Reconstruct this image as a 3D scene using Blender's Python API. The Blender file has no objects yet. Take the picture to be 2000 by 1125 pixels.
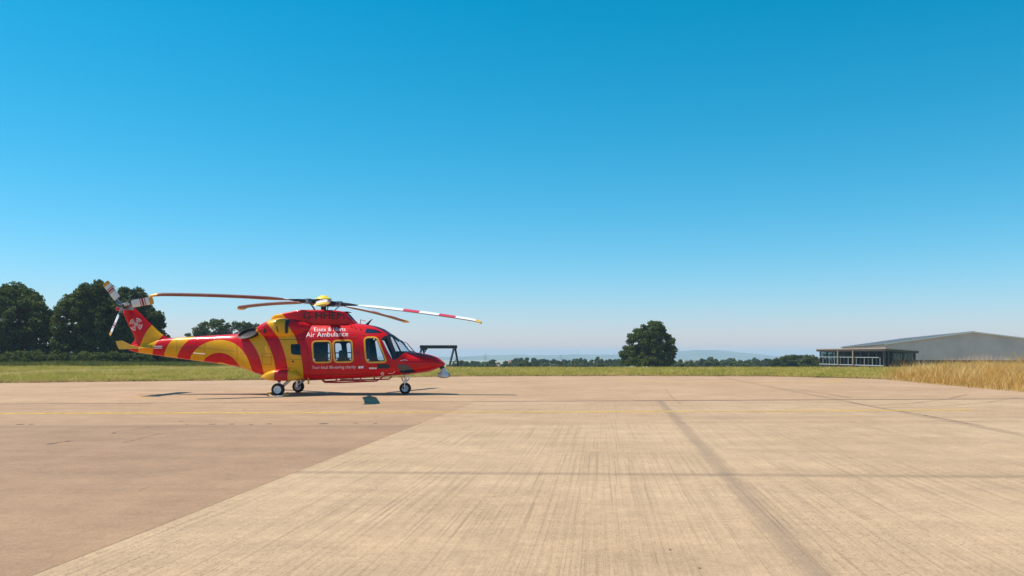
import bpy, bmesh, math, random
import numpy as np
from mathutils import Vector, Matrix
R = math.radians
scene = bpy.context.scene
COL = scene.collection

# ------------------------------------------------------------------ camera, sky, sun, exposure
F, YH, CH = 1540.0, 690.0, 1.55          # focal length in photo pixels, horizon row, eye height
cam_d = bpy.data.cameras.new('camera'); cam = bpy.data.objects.new('camera', cam_d); COL.objects.link(cam)
cam.location = (0, 0, CH); cam.rotation_euler = (R(90), 0, 0)
cam_d.sensor_width = 36; cam_d.lens = 36 * F / 2000
cam_d.shift_y = (YH - 562.5) / 2000
cam_d.clip_start = 0.1; cam_d.clip_end = 60000
scene.camera = cam

SUN = Vector((-0.5, 0.075, 1.0)).normalized()      # direction towards the sun
world = bpy.data.worlds.new('World'); scene.world = world; world.use_nodes = True
wn, wl = world.node_tree.nodes, world.node_tree.links
wn.clear()
sky = wn.new('ShaderNodeTexSky'); sky.sky_type = 'NISHITA'; sky.sun_disc = False
sky.sun_elevation = math.asin(SUN.z); sky.sun_rotation = math.atan2(SUN.x, SUN.y)
sky.altitude = 0; sky.air_density = 1.0; sky.dust_density = 0.3; sky.ozone_density = 1.0
hsv = wn.new('ShaderNodeHueSaturation'); hsv.inputs['Saturation'].default_value = 1.357; hsv.inputs['Hue'].default_value = 0.453
tint = wn.new('ShaderNodeMix'); tint.data_type = 'RGBA'; tint.blend_type = 'MULTIPLY'; tint.inputs[0].default_value = 1.0; tint.inputs[7].default_value = (0.79, 0.815, 1.12, 1)   # white balance of the whole sky
bg = wn.new('ShaderNodeBackground'); bg.inputs['Strength'].default_value = 0.102
wo = wn.new('ShaderNodeOutputWorld')
wl.new(sky.outputs[0], tint.inputs[6]); wl.new(tint.outputs[2], hsv.inputs['Color']); wl.new(hsv.outputs[0], bg.inputs['Color']); wl.new(bg.outputs[0], wo.inputs['Surface'])
sun_d = bpy.data.lights.new('sun', 'SUN'); sun = bpy.data.objects.new('sun', sun_d); COL.objects.link(sun)
sun_d.energy = 5.0; sun_d.angle = R(0.53); sun_d.color = (1.0, 0.91, 0.80)
sun.rotation_euler = (-SUN).to_track_quat('-Z', 'Y').to_euler()
sun.location = (-30, 10, 60)
vs = scene.view_settings
vs.view_transform = 'Standard'; vs.look = 'None'; vs.exposure = 0.3; vs.gamma = 1.0; vs.use_curve_mapping = False
scene.cycles.max_bounces = 8
scene.cycles.transparent_max_bounces = 16
scene.cycles.volume_bounces = 1

# ------------------------------------------------------------------ helpers
def W(px, py, d):
    return Vector(((px - 1000) / F * d, d, CH + (YH - py) / F * d))
def G(px, py):
    d = F * CH / (py - YH); return ((px - 1000) / F * d, d)

def link(o, parent=None):
    COL.objects.link(o)
    if parent is not None: o.parent = parent
    return o
def mk(name, verts, faces, mat=None, parent=None, smooth=False, mats=None, midx=None, sharp=None):
    me = bpy.data.meshes.new(name)
    me.from_pydata([tuple(v) for v in verts], [], [tuple(f) for f in faces])
    for m in (mats or ([mat] if mat else [])): me.materials.append(m)
    if midx is not None: me.polygons.foreach_set('material_index', midx)
    if smooth: me.polygons.foreach_set('use_smooth', [True] * len(me.polygons))
    me.update()
    if smooth and sharp: me.set_sharp_from_angle(angle=R(sharp))
    return link(bpy.data.objects.new(name, me), parent)
def empty(name, loc=(0, 0, 0), parent=None):
    o = bpy.data.objects.new(name, None); o.location = loc; o.empty_display_size = 0.3
    return link(o, parent)
def tag(o, label, cat, group=None):
    o['label'] = label; o['category'] = cat
    if group: o['group'] = group
    return o
def struct(o): o['kind'] = 'structure'; return o
def stuff(o): o['kind'] = 'stuff'; return o

class MB:
    """collects primitive shapes into one mesh"""
    def __init__(s): s.v = []; s.f = []
    def add(s, vs_, fs_):
        b = len(s.v); s.v += [tuple(v) for v in vs_]; s.f += [tuple(i + b for i in f) for f in fs_]; return s
    def box(s, c, size, rot=None):
        hx, hy, hz = size[0] / 2, size[1] / 2, size[2] / 2
        vs_ = [Vector((x, y, z)) for x in (-hx, hx) for y in (-hy, hy) for z in (-hz, hz)]
        if rot is not None: vs_ = [rot @ v for v in vs_]
        return s.add([v + Vector(c) for v in vs_], [(0, 1, 3, 2), (4, 6, 7, 5), (0, 4, 5, 1), (2, 3, 7, 6), (0, 2, 6, 4), (1, 5, 7, 3)])
    def bar(s, a, b, w, h=None, up=(0, 0, 1)):
        a, b = Vector(a), Vector(b); h = h or w; d = (b - a); L = d.length; d.normalize()
        u = Vector(up)
        if abs(d.dot(u)) > 0.98: u = Vector((0, 1, 0))
        sx = d.cross(u).normalized(); sy = sx.cross(d)
        m = Matrix((d, sx, sy)).transposed()
        return s.box((a + b) / 2, (L, w, h), m)
    def tube(s, pts, rad, n=10, cap=True):
        pts = [Vector(p) for p in pts]
        rad = rad if hasattr(rad, '__len__') else [rad] * len(pts)
        rings = []
        prev = None
        for i, p in enumerate(pts):
            t = (pts[min(i + 1, len(pts) - 1)] - pts[max(i - 1, 0)]).normalized()
            if prev is None:
                u = Vector((0, 0, 1)) if abs(t.z) < 0.9 else Vector((0, 1, 0))
                sx = t.cross(u).normalized()
            else:
                sx = (prev - t * prev.dot(t)).normalized()
            prev = sx
            sy = t.cross(sx)
            rings.append([p + (sx * math.cos(2 * math.pi * k / n) + sy * math.sin(2 * math.pi * k / n)) * rad[i] for k in range(n)])
        vs_ = [v for r in rings for v in r]; fs_ = []
        for i in range(len(pts) - 1):
            for k in range(n):
                fs_.append((i * n + k, i * n + (k + 1) % n, (i + 1) * n + (k + 1) % n, (i + 1) * n + k))
        if cap:
            fs_.append(tuple(range(n))[::-1]); fs_.append(tuple((len(pts) - 1) * n + k for k in range(n)))
        return s.add(vs_, fs_)
    def lathe(s, prof, c, axis='Z', n=24, cap=True):
        """prof: list of (radius, height along the axis)"""
        vs_ = []; fs_ = []
        for r, h in prof:
            for k in range(n):
                a = 2 * math.pi * k / n; p = (r * math.cos(a), r * math.sin(a), h)
                if axis == 'Y': p = (p[0], p[2], -p[1])
                elif axis == 'X': p = (p[2], p[0], p[1])
                vs_.append(Vector(p) + Vector(c))
        for i in range(len(prof) - 1):
            for k in range(n):
                fs_.append((i * n + k, i * n + (k + 1) % n, (i + 1) * n + (k + 1) % n, (i + 1) * n + k))
        if cap: fs_.append(tuple(range(n))[::-1]); fs_.append(tuple((len(prof) - 1) * n + k for k in range(n)))
        return s.add(vs_, fs_)
    def build(s, name, mat, parent=None, smooth=False, sharp=40):
        return mk(name, s.v, s.f, mat, parent, smooth, sharp=sharp)

# ------------------------------------------------------------------ materials
def new_mat(name):
    m = bpy.data.materials.new(name); m.use_nodes = True
    nt = m.node_tree; return m, nt.nodes, nt.links, nt.nodes['Principled BSDF']
def simple(name, col, rough=0.5, metal=0.0, coat=0.0, var=0.0, scale=4.0):
    m, n, l, p = new_mat(name)
    p.inputs['Base Color'].default_value = (*col, 1); p.inputs['Roughness'].default_value = rough
    p.inputs['Metallic'].default_value = metal; p.inputs['Coat Weight'].default_value = coat
    p.inputs['Coat Roughness'].default_value = 0.05
    if var:
        tc = n.new('ShaderNodeTexCoord'); nz = n.new('ShaderNodeTexNoise'); nz.inputs['Scale'].default_value = scale; nz.inputs['Detail'].default_value = 6
        l.new(tc.outputs['Object'], nz.inputs['Vector'])
        mr = n.new('ShaderNodeMapRange'); mr.inputs[1].default_value = 0.25; mr.inputs[2].default_value = 0.75
        mr.inputs[3].default_value = 1 - var; mr.inputs[4].default_value = 1 + var
        l.new(nz.outputs['Fac'], mr.inputs[0])
        mx = n.new('ShaderNodeMix'); mx.data_type = 'RGBA'; mx.blend_type = 'MULTIPLY'; mx.inputs[0].default_value = 1
        mx.inputs[6].default_value = (*col, 1); l.new(mr.outputs[0], mx.inputs[7]); l.new(mx.outputs[2], p.inputs['Base Color'])
    return m
def nmath(n, l, op, a, b=None, c=None, clamp=False):
    x = n.new('ShaderNodeMath'); x.operation = op; x.use_clamp = clamp
    for i, v in enumerate((a, b, c)):
        if v is None: continue
        if isinstance(v, (int, float)): x.inputs[i].default_value = v
        else: l.new(v, x.inputs[i])
    return x.outputs[0]
def nnoise(n, l, vec, scale, detail=4, rough=0.55, dim='3D'):
    z = n.new('ShaderNodeTexNoise'); z.inputs['Scale'].default_value = scale; z.inputs['Detail'].default_value = detail
    z.inputs['Roughness'].default_value = rough
    if vec is not None: l.new(vec, z.inputs['Vector'])
    return z.outputs['Fac']
def nrange(n, l, v, a, b, c=0.0, d=1.0):
    x = n.new('ShaderNodeMapRange'); l.new(v, x.inputs[0])
    for i, k in enumerate((a, b, c, d)): x.inputs[i + 1].default_value = k
    return x.outputs[0]
def nmix(n, l, fac, a, b, blend='MIX'):
    x = n.new('ShaderNodeMix'); x.data_type = 'RGBA'; x.blend_type = blend
    if isinstance(fac, (int, float)): x.inputs[0].default_value = fac
    else: l.new(fac, x.inputs[0])
    for i, v in ((6, a), (7, b)):
        if isinstance(v, tuple): x.inputs[i].default_value = (*v, 1)
        else: l.new(v, x.inputs[i])
    return x.outputs[2]

RED = (0.62, 0.004, 0.010); YEL = (0.80, 0.375, 0.006)
RC = (-3.81, 0.726)                                   # centre of the livery rings, helicopter x and z
RAD = [0.48, 0.843, 1.32, 1.79, 2.29, 2.75, 3.31]
def livery_mat():
    m, n, l, p = new_mat('red_yellow_livery')
    tc = n.new('ShaderNodeTexCoord'); sp = n.new('ShaderNodeSeparateXYZ'); l.new(tc.outputs['Object'], sp.inputs[0])
    dx = nmath(n, l, 'SUBTRACT', sp.outputs[0], RC[0]); dz = nmath(n, l, 'SUBTRACT', sp.outputs[2], RC[1])
    d = nmath(n, l, 'SQRT', nmath(n, l, 'ADD', nmath(n, l, 'MULTIPLY', dx, dx), nmath(n, l, 'MULTIPLY', dz, dz)))
    cr = n.new('ShaderNodeValToRGB'); cr.color_ramp.interpolation = 'CONSTANT'
    e = cr.color_ramp.elements; e[0].position = 0; e[0].color = (*YEL, 1); e[1].position = RAD[0] / 4; e[1].color = (*RED, 1)
    for i, r in enumerate(RAD[1:]):
        k = e.new(r / 4); k.color = (*(YEL if i % 2 == 0 else RED), 1)
    l.new(nmath(n, l, 'DIVIDE', d, 4.0), cr.inputs[0])
    nz = nrange(n, l, nnoise(n, l, tc.outputs['Object'], 1.7, 8, 0.65), 0.3, 0.7, 0.88, 1.08)
    col = nmix(n, l, 1.0, cr.outputs[0], nz, 'MULTIPLY')
    # grime streaks low on the belly and behind the exhaust
    gr = nrange(n, l, nnoise(n, l, tc.outputs['Object'], 5.0, 8, 0.7), 0.56, 0.8, 0, 0.22)
    col = nmix(n, l, gr, col, (0.10, 0.05, 0.03))
    l.new(col, p.inputs['Base Color'])
    p.inputs['Roughness'].default_value = 0.35; p.inputs['Specular IOR Level'].default_value = 0.15; p.inputs['Coat Weight'].default_value = 0.25; p.inputs['Coat Roughness'].default_value = 0.06
    bz = nnoise(n, l, tc.outputs['Object'], 2.2, 3)
    bp = n.new('ShaderNodeBump'); bp.inputs['Strength'].default_value = 0.06; bp.inputs['Distance'].default_value = 0.15
    l.new(bz, bp.inputs['Height']); l.new(bp.outputs[0], p.inputs['Normal']); l.new(bp.outputs[0], p.inputs['Coat Normal'])
    return m
M = {}
M['livery'] = livery_mat()
M['yellow'] = simple('yellow_paint', (0.72, 0.38, 0.008), 0.35, 0, 0.5, 0.1, 3)
M['cap_yellow'] = simple('hub_yellow', (0.85, 0.62, 0.01), 0.4, 0, 0.3, 0.06, 5)
M['frame_yellow'] = simple('window_frame_yellow', (0.76, 0.37, 0.02), 0.4, 0, 0.3, 0.08, 6)
M['red'] = simple('red_paint', RED, 0.35, 0, 0.6, 0.1, 3)
M['redrail'] = simple('red_rail', (0.45, 0.01, 0.012), 0.4, 0, 0.3, 0.15, 6)
M['interior'] = simple('cabin_lining', (0.05, 0.055, 0.065), 0.8)
M['seat'] = simple('seat_cloth', (0.035, 0.045, 0.075), 0.85, var=0.3, scale=12)
M['gear'] = simple('cabin_equipment', (0.10, 0.09, 0.10), 0.7, var=0.4, scale=9)
M['black'] = simple('black_panel', (0.012, 0.013, 0.018), 0.45)
M['letter_black'] = simple('black_lettering', (0.008, 0.008, 0.014), 0.4)
M['white'] = simple('white_lettering', (0.85, 0.85, 0.86), 0.45)
M['seam'] = simple('dark_seam', (0.10, 0.004, 0.006), 0.6)
M['rubber'] = simple('tyre_rubber', (0.014, 0.014, 0.016), 0.75, var=0.2, scale=20)
M['rim'] = simple('wheel_rim', (0.78, 0.78, 0.80), 0.45, 0.0, 0.2, 0.12, 14)
M['chrome'] = simple('strut_metal', (0.6, 0.6, 0.62), 0.25, 0.9)
M['steel'] = simple('grey_steel', (0.30, 0.31, 0.33), 0.4, 0.6, var=0.2, scale=15)
M['darkmetal'] = simple('dark_hub_metal', (0.03, 0.035, 0.05), 0.45, 0.4, var=0.3, scale=25)
M['bwhite'] = simple('blade_white', (0.80, 0.80, 0.80), 0.4, 0, 0.2, 0.05, 3)
M['bred'] = simple('blade_red', (0.60, 0.02, 0.05), 0.4, 0, 0.2)
M['tailred'] = simple('tail_blade_red', (0.25, 0.010, 0.025), 0.4)
M['tailgrey'] = simple('tail_blade_grey', (0.62, 0.63, 0.64), 0.45, var=0.06, scale=5)
M['byel'] = simple('blade_tip_yellow', (0.72, 0.42, 0.05), 0.45)
M['ochre'] = simple('tail_blade_ochre', (0.55, 0.26, 0.03), 0.5)
M['bdark'] = simple('blade_underside', (0.19, 0.075, 0.08), 0.5, var=0.25, scale=3)
M['silver'] = simple('camera_ball_silver', (0.64, 0.65, 0.68), 0.4, 0.2, var=0.08, scale=8)
M['exhaust'] = simple('sooty_exhaust', (0.020, 0.014, 0.016), 0.6, 0.3, var=0.4, scale=8)
def glass_mat(name, tint, ior=1.45):
    m = bpy.data.materials.new(name); m.use_nodes = True; n, l = m.node_tree.nodes, m.node_tree.links; n.clear()
    t = n.new('ShaderNodeBsdfTransparent'); t.inputs[0].default_value = (*tint, 1)
    g = n.new('ShaderNodeBsdfGlossy'); g.inputs['Roughness'].default_value = 0.03; g.inputs[0].default_value = (0.9, 0.95, 1, 1)
    lw = n.new('ShaderNodeFresnel'); lw.inputs[0].default_value = ior
    mx = n.new('ShaderNodeMixShader'); o = n.new('ShaderNodeOutputMaterial')
    gm = n.new('ShaderNodeNewGeometry'); fr = nmath(n, l, 'MULTIPLY', lw.outputs[0], nmath(n, l, 'SUBTRACT', 1.0, gm.outputs['Backfacing']))
    l.new(fr, mx.inputs[0]); l.new(t.outputs[0], mx.inputs[1]); l.new(g.outputs[0], mx.inputs[2]); l.new(mx.outputs[0], o.inputs[0])
    return m
M['glass'] = glass_mat('cabin_glass', (0.93, 0.95, 0.965))
M['tint'] = simple('tinted_glass', (0.010, 0.022, 0.05), 0.06, 0, 1.0)
M['steelblue'] = simple('gantry_steel', (0.012, 0.022, 0.040), 0.5, var=0.3, scale=3)

# ================================================================== SETTING
random.seed(4); rng = np.random.default_rng(11)

def terrain_z(x, y):
    """flat airfield, then a fall into a wide valley"""
    s0 = np.interp(x, [-34, -14], [104, 80])
    t = np.clip(y - s0, 0, 426 - s0)
    z = -0.03 - 0.034 * (np.sqrt(t * t + 9) - 3)
    z = z - np.clip((y - 426) / 2000, 0, 1) * 30
    return z
def build_ground():
    ys = np.concatenate([np.arange(-60, 72, 12), np.arange(72, 130, 2), np.arange(130, 440, 8), np.geomspace(440, 7800, 40)])
    xs = np.concatenate([-np.geomspace(6500, 40, 30), np.linspace(-36, -12, 13), np.linspace(-6, 20, 5), np.geomspace(30, 6500, 30)])
    X, Y = np.meshgrid(xs, ys); Z = terrain_z(X, Y)
    nx, ny = len(xs), len(ys)
    vs_ = np.stack([X, Y, Z], -1).reshape(-1, 3)
    fs_ = [(j * nx + i, j * nx + i + 1, (j + 1) * nx + i + 1, (j + 1) * nx + i) for j in range(ny - 1) for i in range(nx - 1)]
    m, n, l, p = new_mat('field_soil_grass')
    tc = n.new('ShaderNodeTexCoord')
    a = nrange(n, l, nnoise(n, l, tc.outputs['Object'], 0.05, 8, 0.6), 0.35, 0.65)
    b = nrange(n, l, nnoise(n, l, tc.outputs['Object'], 0.9, 8, 0.7), 0.35, 0.7)
    c = nmix(n, l, a, (0.22, 0.21, 0.04), (0.40, 0.31, 0.10))
    c = nmix(n, l, b, c, (0.18, 0.18, 0.03))
    sp = n.new('ShaderNodeSeparateXYZ'); l.new(tc.outputs['Object'], sp.inputs[0])
    dry = nmath(n, l, 'MULTIPLY', nrange(n, l, sp.outputs[0], 17, 19), nrange(n, l, sp.outputs[1], 62, 46))
    c = nmix(n, l, dry, c, (0.34, 0.22, 0.09))
    l.new(c, p.inputs['Base Color']); p.inputs['Roughness'].default_value = 0.95; p.inputs['Specular IOR Level'].default_value = 0.1
    return struct(mk('ground', vs_, fs_, m, smooth=True))
build_ground()

# ---- apron: dark bed with concrete bays and an asphalt field on it
US = 0.116                                         # the joints lead 0.116 m sideways per metre ahead
LXS = [(-2.85, 0.111), (2.81, 0.132), (9.17, 0.108), (15.2, 0.11), (21.2, 0.11)]
def LX(k, y): return LXS[k][0] + LXS[k][1] * (y - 10)   # long joint k at distance y
def T1(x): return 10.17 - 0.043 * (x + 0.0)
def T2(x): return 17.0 + 0.03 * x
def T3(x): return 25.4 + 0.08 * x
FAR = [(-120, 37.5), (-60, 40.2), (-26.6, 41.2), (-14.9, 45.9), (-3.4, 53.0), (8.0, 54.3), (17.2, 53.0), (22.3, 47.7), (21.6, 42.0), (20.6, 31.8), (21.5, 26.0), (26, 12), (30, -20)]

def concrete_mat(name, c1, c2, groove, pits, joints):
    m, n, l, p = new_mat(name)
    tc = n.new('ShaderNodeTexCoord'); sp = n.new('ShaderNodeSeparateXYZ'); l.new(tc.outputs['Object'], sp.inputs[0])
    u = nmath(n, l, 'SUBTRACT', sp.outputs[0], nmath(n, l, 'MULTIPLY', sp.outputs[1], US))     # across the lanes
    cb = n.new('ShaderNodeCombineXYZ'); l.new(u, cb.inputs[0]); l.new(sp.outputs[1], cb.inputs[1])
    mp = n.new('ShaderNodeMapping'); l.new(cb.outputs[0], mp.inputs[0])
    big = nnoise(n, l, tc.outputs['Object'], 0.22, 6, 0.6)
    mid = nnoise(n, l, tc.outputs['Object'], 1.3, 8, 0.7)
    col = nmix(n, l, nrange(n, l, big, 0.35, 0.65), c1, c2)
    col = nmix(n, l, 1.0, col, nrange(n, l, mid, 0.3, 0.7, 0.86, 1.10), 'MULTIPLY')
    # streaks that run sideways: wheel dust, weathering
    m2 = n.new('ShaderNodeMapping'); m2.inputs['Scale'].default_value = (0.10, 0.9, 1); m2.inputs['Rotation'].default_value = (0, 0, 0.06); l.new(tc.outputs['Object'], m2.inputs[0])
    col = nmix(n, l, 1.0, col, nrange(n, l, nnoise(n, l, m2.outputs[0], 1.6, 9, 0.72), 0.3, 0.7, 0.90, 1.06), 'MULTIPLY')
    fine = nnoise(n, l, tc.outputs['Object'], 38, 4, 0.8)
    grain = nnoise(n, l, tc.outputs['Object'], 9, 8, 0.85)
    col = nmix(n, l, 1.0, col, nrange(n, l, fine, 0.3, 0.7, 0.78, 1.18), 'MULTIPLY')
    col = nmix(n, l, 1.0, col, nrange(n, l, grain, 0.35, 0.65, 0.85, 1.12), 'MULTIPLY')
    h = nmath(n, l, 'MULTIPLY', fine, 0.25)
    if groove:
        mp.inputs['Scale'].default_value = (26, 0.16, 1)
        g1 = nnoise(n, l, mp.outputs[0], 1.0, 6, 0.85)
        brk = nrange(n, l, nnoise(n, l, tc.outputs['Object'], 0.5, 4, 0.6), 0.34, 0.64, 0.3, 1.0)
        ln = nmath(n, l, 'MULTIPLY', nrange(n, l, g1, 0.50, 0.64), brk)
        col = nmix(n, l, nmath(n, l, 'MULTIPLY', ln, groove), col, (0.19, 0.125, 0.075))
        h = nmath(n, l, 'SUBTRACT', h, nmath(n, l, 'MULTIPLY', ln, 0.9))
        lt = nrange(n, l, g1, 0.40, 0.30)
        col = nmix(n, l, nmath(n, l, 'MULTIPLY', lt, 0.30), col, (0.66, 0.52, 0.37))
    if pits:
        m3 = n.new('ShaderNodeMapping'); m3.inputs['Scale'].default_value = (42, 30, 1); l.new(cb.outputs[0], m3.inputs[0])
        vo = n.new('ShaderNodeTexVoronoi'); vo.inputs['Scale'].default_value = 1.0; l.new(m3.outputs[0], vo.inputs['Vector'])
        sel = n.new('ShaderNodeSeparateColor'); l.new(vo.outputs['Color'], sel.inputs[0])
        pit = nmath(n, l, 'MULTIPLY', nmath(n, l, 'LESS_THAN', vo.outputs['Distance'], nrange(n, l, fine, 0.3, 0.7, 0.05, 0.55)), nmath(n, l, 'GREATER_THAN', sel.outputs[0], 0.74))
        pit = nmath(n, l, 'MULTIPLY', pit, nrange(n, l, nnoise(n, l, tc.outputs['Object'], 0.45, 4), 0.42, 0.58))
        col = nmix(n, l, nmath(n, l, 'MULTIPLY', pit, pits), col, (0.15, 0.10, 0.065))
        h = nmath(n, l, 'SUBTRACT', h, nmath(n, l, 'MULTIPLY', pit, 0.5))
    # dirt gathered along joints: (kind, position, half width, strength)
    for kind, pos, hw, st in joints:
        if kind == 'L': dd = nmath(n, l, 'ABSOLUTE', nmath(n, l, 'SUBTRACT', nmath(n, l, 'SUBTRACT', sp.outputs[0], nmath(n, l, 'MULTIPLY', sp.outputs[1], LXS[pos][1])), LXS[pos][0] - 10 * LXS[pos][1] - 0.07))
        else:
            dd = nmath(n, l, 'ABSOLUTE', nmath(n, l, 'SUBTRACT', nmath(n, l, 'SUBTRACT', sp.outputs[1], nmath(n, l, 'MULTIPLY', sp.outputs[0], pos[1])), pos[0]))
        wv = nrange(n, l, nnoise(n, l, tc.outputs['Object'], 2.6, 8, 0.8), 0.3, 0.7, 0.3, 1.5)
        k = nmath(n, l, 'SUBTRACT', 1.0, nmath(n, l, 'DIVIDE', dd, nmath(n, l, 'MULTIPLY', wv, hw)), clamp=True)
        k = nmath(n, l, 'MULTIPLY', nmath(n, l, 'MULTIPLY', nmath(n, l, 'SQRT', k), st), nrange(n, l, mid, 0.3, 0.65, 0.5, 1.0))
        col = nmix(n, l, k, col, (0.16, 0.115, 0.085))
    l.new(col, p.inputs['Base Color']); p.inputs['Roughness'].default_value = 0.85; p.inputs['Specular IOR Level'].default_value = 0.25
    bp = n.new('ShaderNodeBump'); bp.inputs['Strength'].default_value = 0.35; bp.inputs['Distance'].default_value = 0.012
    l.new(h, bp.inputs['Height']); l.new(bp.outputs[0], p.inputs['Normal'])
    return m
JN = [('L', 1, 0.17, 0.55), ('L', 2, 0.16, 0.5), ('T', (10.17, -0.043), 0.17, 0.5), ('T', (25.4, 0.08), 0.30, 0.6)]
M['slab'] = concrete_mat('brushed_concrete', (0.485, 0.335, 0.205), (0.43, 0.29, 0.172), 0.7, 0.7, JN)
M['slab_far'] = concrete_mat('worn_concrete', (0.47, 0.32, 0.195), (0.415, 0.272, 0.162), 0.5, 0.4, JN + [('T', (19.0, 0.02), 0.5, 0.2)])
M['asphalt'] = concrete_mat('pale_asphalt', (0.345, 0.215, 0.128), (0.295, 0.18, 0.106), 0, 0.4, [('T', (17.0, 0.03), 0.4, 0.25)])
M['rear'] = concrete_mat('rear_concrete', (0.46, 0.295, 0.178), (0.395, 0.245, 0.142), 0.25, 0.25, [('T', (25.4, 0.08), 0.34, 0.7), ('L', 2, 0.25, 0.45), ('T', (33.0, 0.02), 0.3, 0.25)])
M['strip'] = concrete_mat('strip_concrete', (0.405, 0.26, 0.155), (0.35, 0.217, 0.127), 0.12, 0.3, [('T', (17.0, 0.03), 0.5, 0.3)])
M['strip_mid'] = concrete_mat('strip_concrete_pale', (0.455, 0.305, 0.186), (0.40, 0.258, 0.154), 0.4, 0.35, JN)
M['joint'] = simple('joint_filler', (0.26, 0.17, 0.105), 0.95, var=0.3, scale=6)

# bed
bed = struct(mk('apron', [(x, y, -0.006) for x, y in [(-120, -20)] + FAR], [tuple(range(len(FAR) + 1))[::-1]], M['joint']))
def clean_poly(pts): return [p for i, p in enumerate(pts) if (Vector(p) - Vector(pts[i - 1])).length > 1e-4]
def bay(name, pts, mat, gap=0.002):
    """a paving bay: bevelled edge, shrunk a little from its joints"""
    c = Vector((sum(p[0] for p in pts) / len(pts), sum(p[1] for p in pts) / len(pts)))
    n_ = len(pts)
    def shrink(g):
        out = []
        for i in range(n_):
            a, b, d = Vector(pts[i - 1]), Vector(pts[i]), Vector(pts[(i + 1) % n_])
            e1 = (b - a).normalized(); e2 = (d - b).normalized()
            n1 = Vector((-e1.y, e1.x)); n2 = Vector((-e2.y, e2.x))
            bi = (n1 + n2); bi = bi / max(bi.dot(n1), 0.2) if bi.length > 1e-6 else n1
            out.append(b + bi * g)
        return out
    lo, top = shrink(gap), shrink(gap + 0.003)
    vs_ = [(p.x, p.y, -0.03) for p in lo] + [(p.x, p.y, -0.003) for p in lo] + [(p.x, p.y, 0.0) for p in top]
    fs_ = [tuple(2 * n_ + i for i in range(n_))]
    for k in (0, 1):
        for i in range(n_):
            j = (i + 1) % n_; fs_.append((k * n_ + i, k * n_ + j, (k + 1) * n_ + j, (k + 1) * n_ + i))
    return mk(name, vs_, fs_, mat, bed)
def cross(k, T):                                    # where long joint k meets cross joint T
    y = 10.0
    for _ in range(20): y = T(LX(k, y))
    return (LX(k, y), y)
near = -9.0
for k in (0, 1, 2, 3):
    hi = min(k + 1, 4)
    a, b = (LX(k, near), near), (LX(k + 1, near), near)
    if k == 3: b = (26.0, near)
    t1a, t1b = cross(k, T1), cross(k + 1, T1)
    t2a, t2b = cross(k, T2), cross(k + 1, T2)
    t3a, t3b = cross(k, T3), cross(k + 1, T3)
    if k == 3:
        t1b = (25.0, T1(25)); t2b = (23.4, T2(23.4)); t3b = (21.4, T3(21.4))
    bay('concrete_slab', [a, b, t1b, t1a], M['slab'])
    bay('concrete_slab', [t1a, t1b, t2b, t2a], M['slab'])
    bay('concrete_slab', [t2a, t2b, t3b, t3a], M['slab_far'] if k else M['strip_mid'])
c2, c3 = cross(0, T2), cross(0, T3)
bay('asphalt_field', [(-118, near), (LX(0, near), near), cross(0, T1), c2, (-118, T2(-118) + 3.0)], M['asphalt'], 0.0)
bay('concrete_slab', [(-118, T2(-118) + 3.0), c2, c3, (-60, T3(-60)), (-118, T3(-118) + 4)], M['strip'], 0.002)
rear = [(-118, T3(-118) + 4), (-60, T3(-60)), c3, cross(1, T3), cross(2, T3), cross(3, T3), (21.4, T3(21.4))]
edge = [(x, y - 0.2) for x, y in FAR if y > 28][::-1]
edge = [(x - 0.15 if x > 19 else max(x, -118), y) for x, y in edge]
bay('rear_slab', clean_poly(rear + edge), M['rear'], 0.03)

# painted lines, worn thin
def line_mat():
    m, n, l, p = new_mat('worn_yellow_line')
    tc = n.new('ShaderNodeTexCoord')
    f = nrange(n, l, nnoise(n, l, tc.outputs['Object'], 3.5, 8, 0.75), 0.36, 0.60)
    big = nrange(n, l, nnoise(n, l, tc.outputs['Object'], 0.13, 3), 0.38, 0.60, 0.45, 1.0)
    p.inputs['Base Color'].default_value = (0.70, 0.43, 0.03, 1); p.inputs['Roughness'].default_value = 0.8
    tr = n.new('ShaderNodeBsdfTransparent'); mx = n.new('ShaderNodeMixShader'); o = n['Material Output'] if False else n.get('Material Output')
    l.new(nmath(n, l, 'MULTIPLY', nmath(n, l, 'SUBTRACT', 1.0, nmath(n, l, 'MULTIPLY', f, 0.6)), big), mx.inputs[0])
    l.new(tr.outputs[0], mx.inputs[1]); l.new(p.outputs[0], mx.inputs[2]); l.new(mx.outputs[0], o.inputs[0])
    return m
M['line'] = line_mat()
def ribbon(name, pts, w, z, mat, parent):
    pts = [Vector((p[0], p[1])) for p in pts]; vs_ = []; fs_ = []
    for i, p in enumerate(pts):
        t = (pts[min(i + 1, len(pts) - 1)] - pts[max(0, i - 1)]).normalized(); s = Vector((-t.y, t.x)) * w / 2
        vs_ += [(*(p + s), z), (*(p - s), z)]
        if i: fs_.append((2 * i - 2, 2 * i - 1, 2 * i + 1, 2 * i))
    return mk(name, vs_, fs_, mat, parent)
ribbon('painted_line', [G(-1400, 813), G(0, 808), G(500, 806.5), G(1000, 805), G(1500, 803), G(1900, 801)], 0.30, 0.004, M['line'], bed)
ribbon('painted_line', [G(1203, 741), G(1260, 744), G(1330, 746.5), G(1420, 747.6), G(1560, 747), G(1620, 745.5), G(1646, 741.8)], 0.34, 0.004, M['line'], bed)
ribbon('painted_line', [G(1400, 741.5), G(1436, 742.5)], 0.7, 0.004, M['line'], bed)
ribbon('painted_line', [G(264, 776.5), G(296, 776)], 0.28, 0.004, M['line'], bed)
ribbon('painted_line', [G(790, 763.5), G(815, 763)], 0.22, 0.004, M['line'], bed)
M['tar'] = simple('tar_line', (0.10, 0.062, 0.05), 0.9, var=0.3, scale=5)
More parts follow.
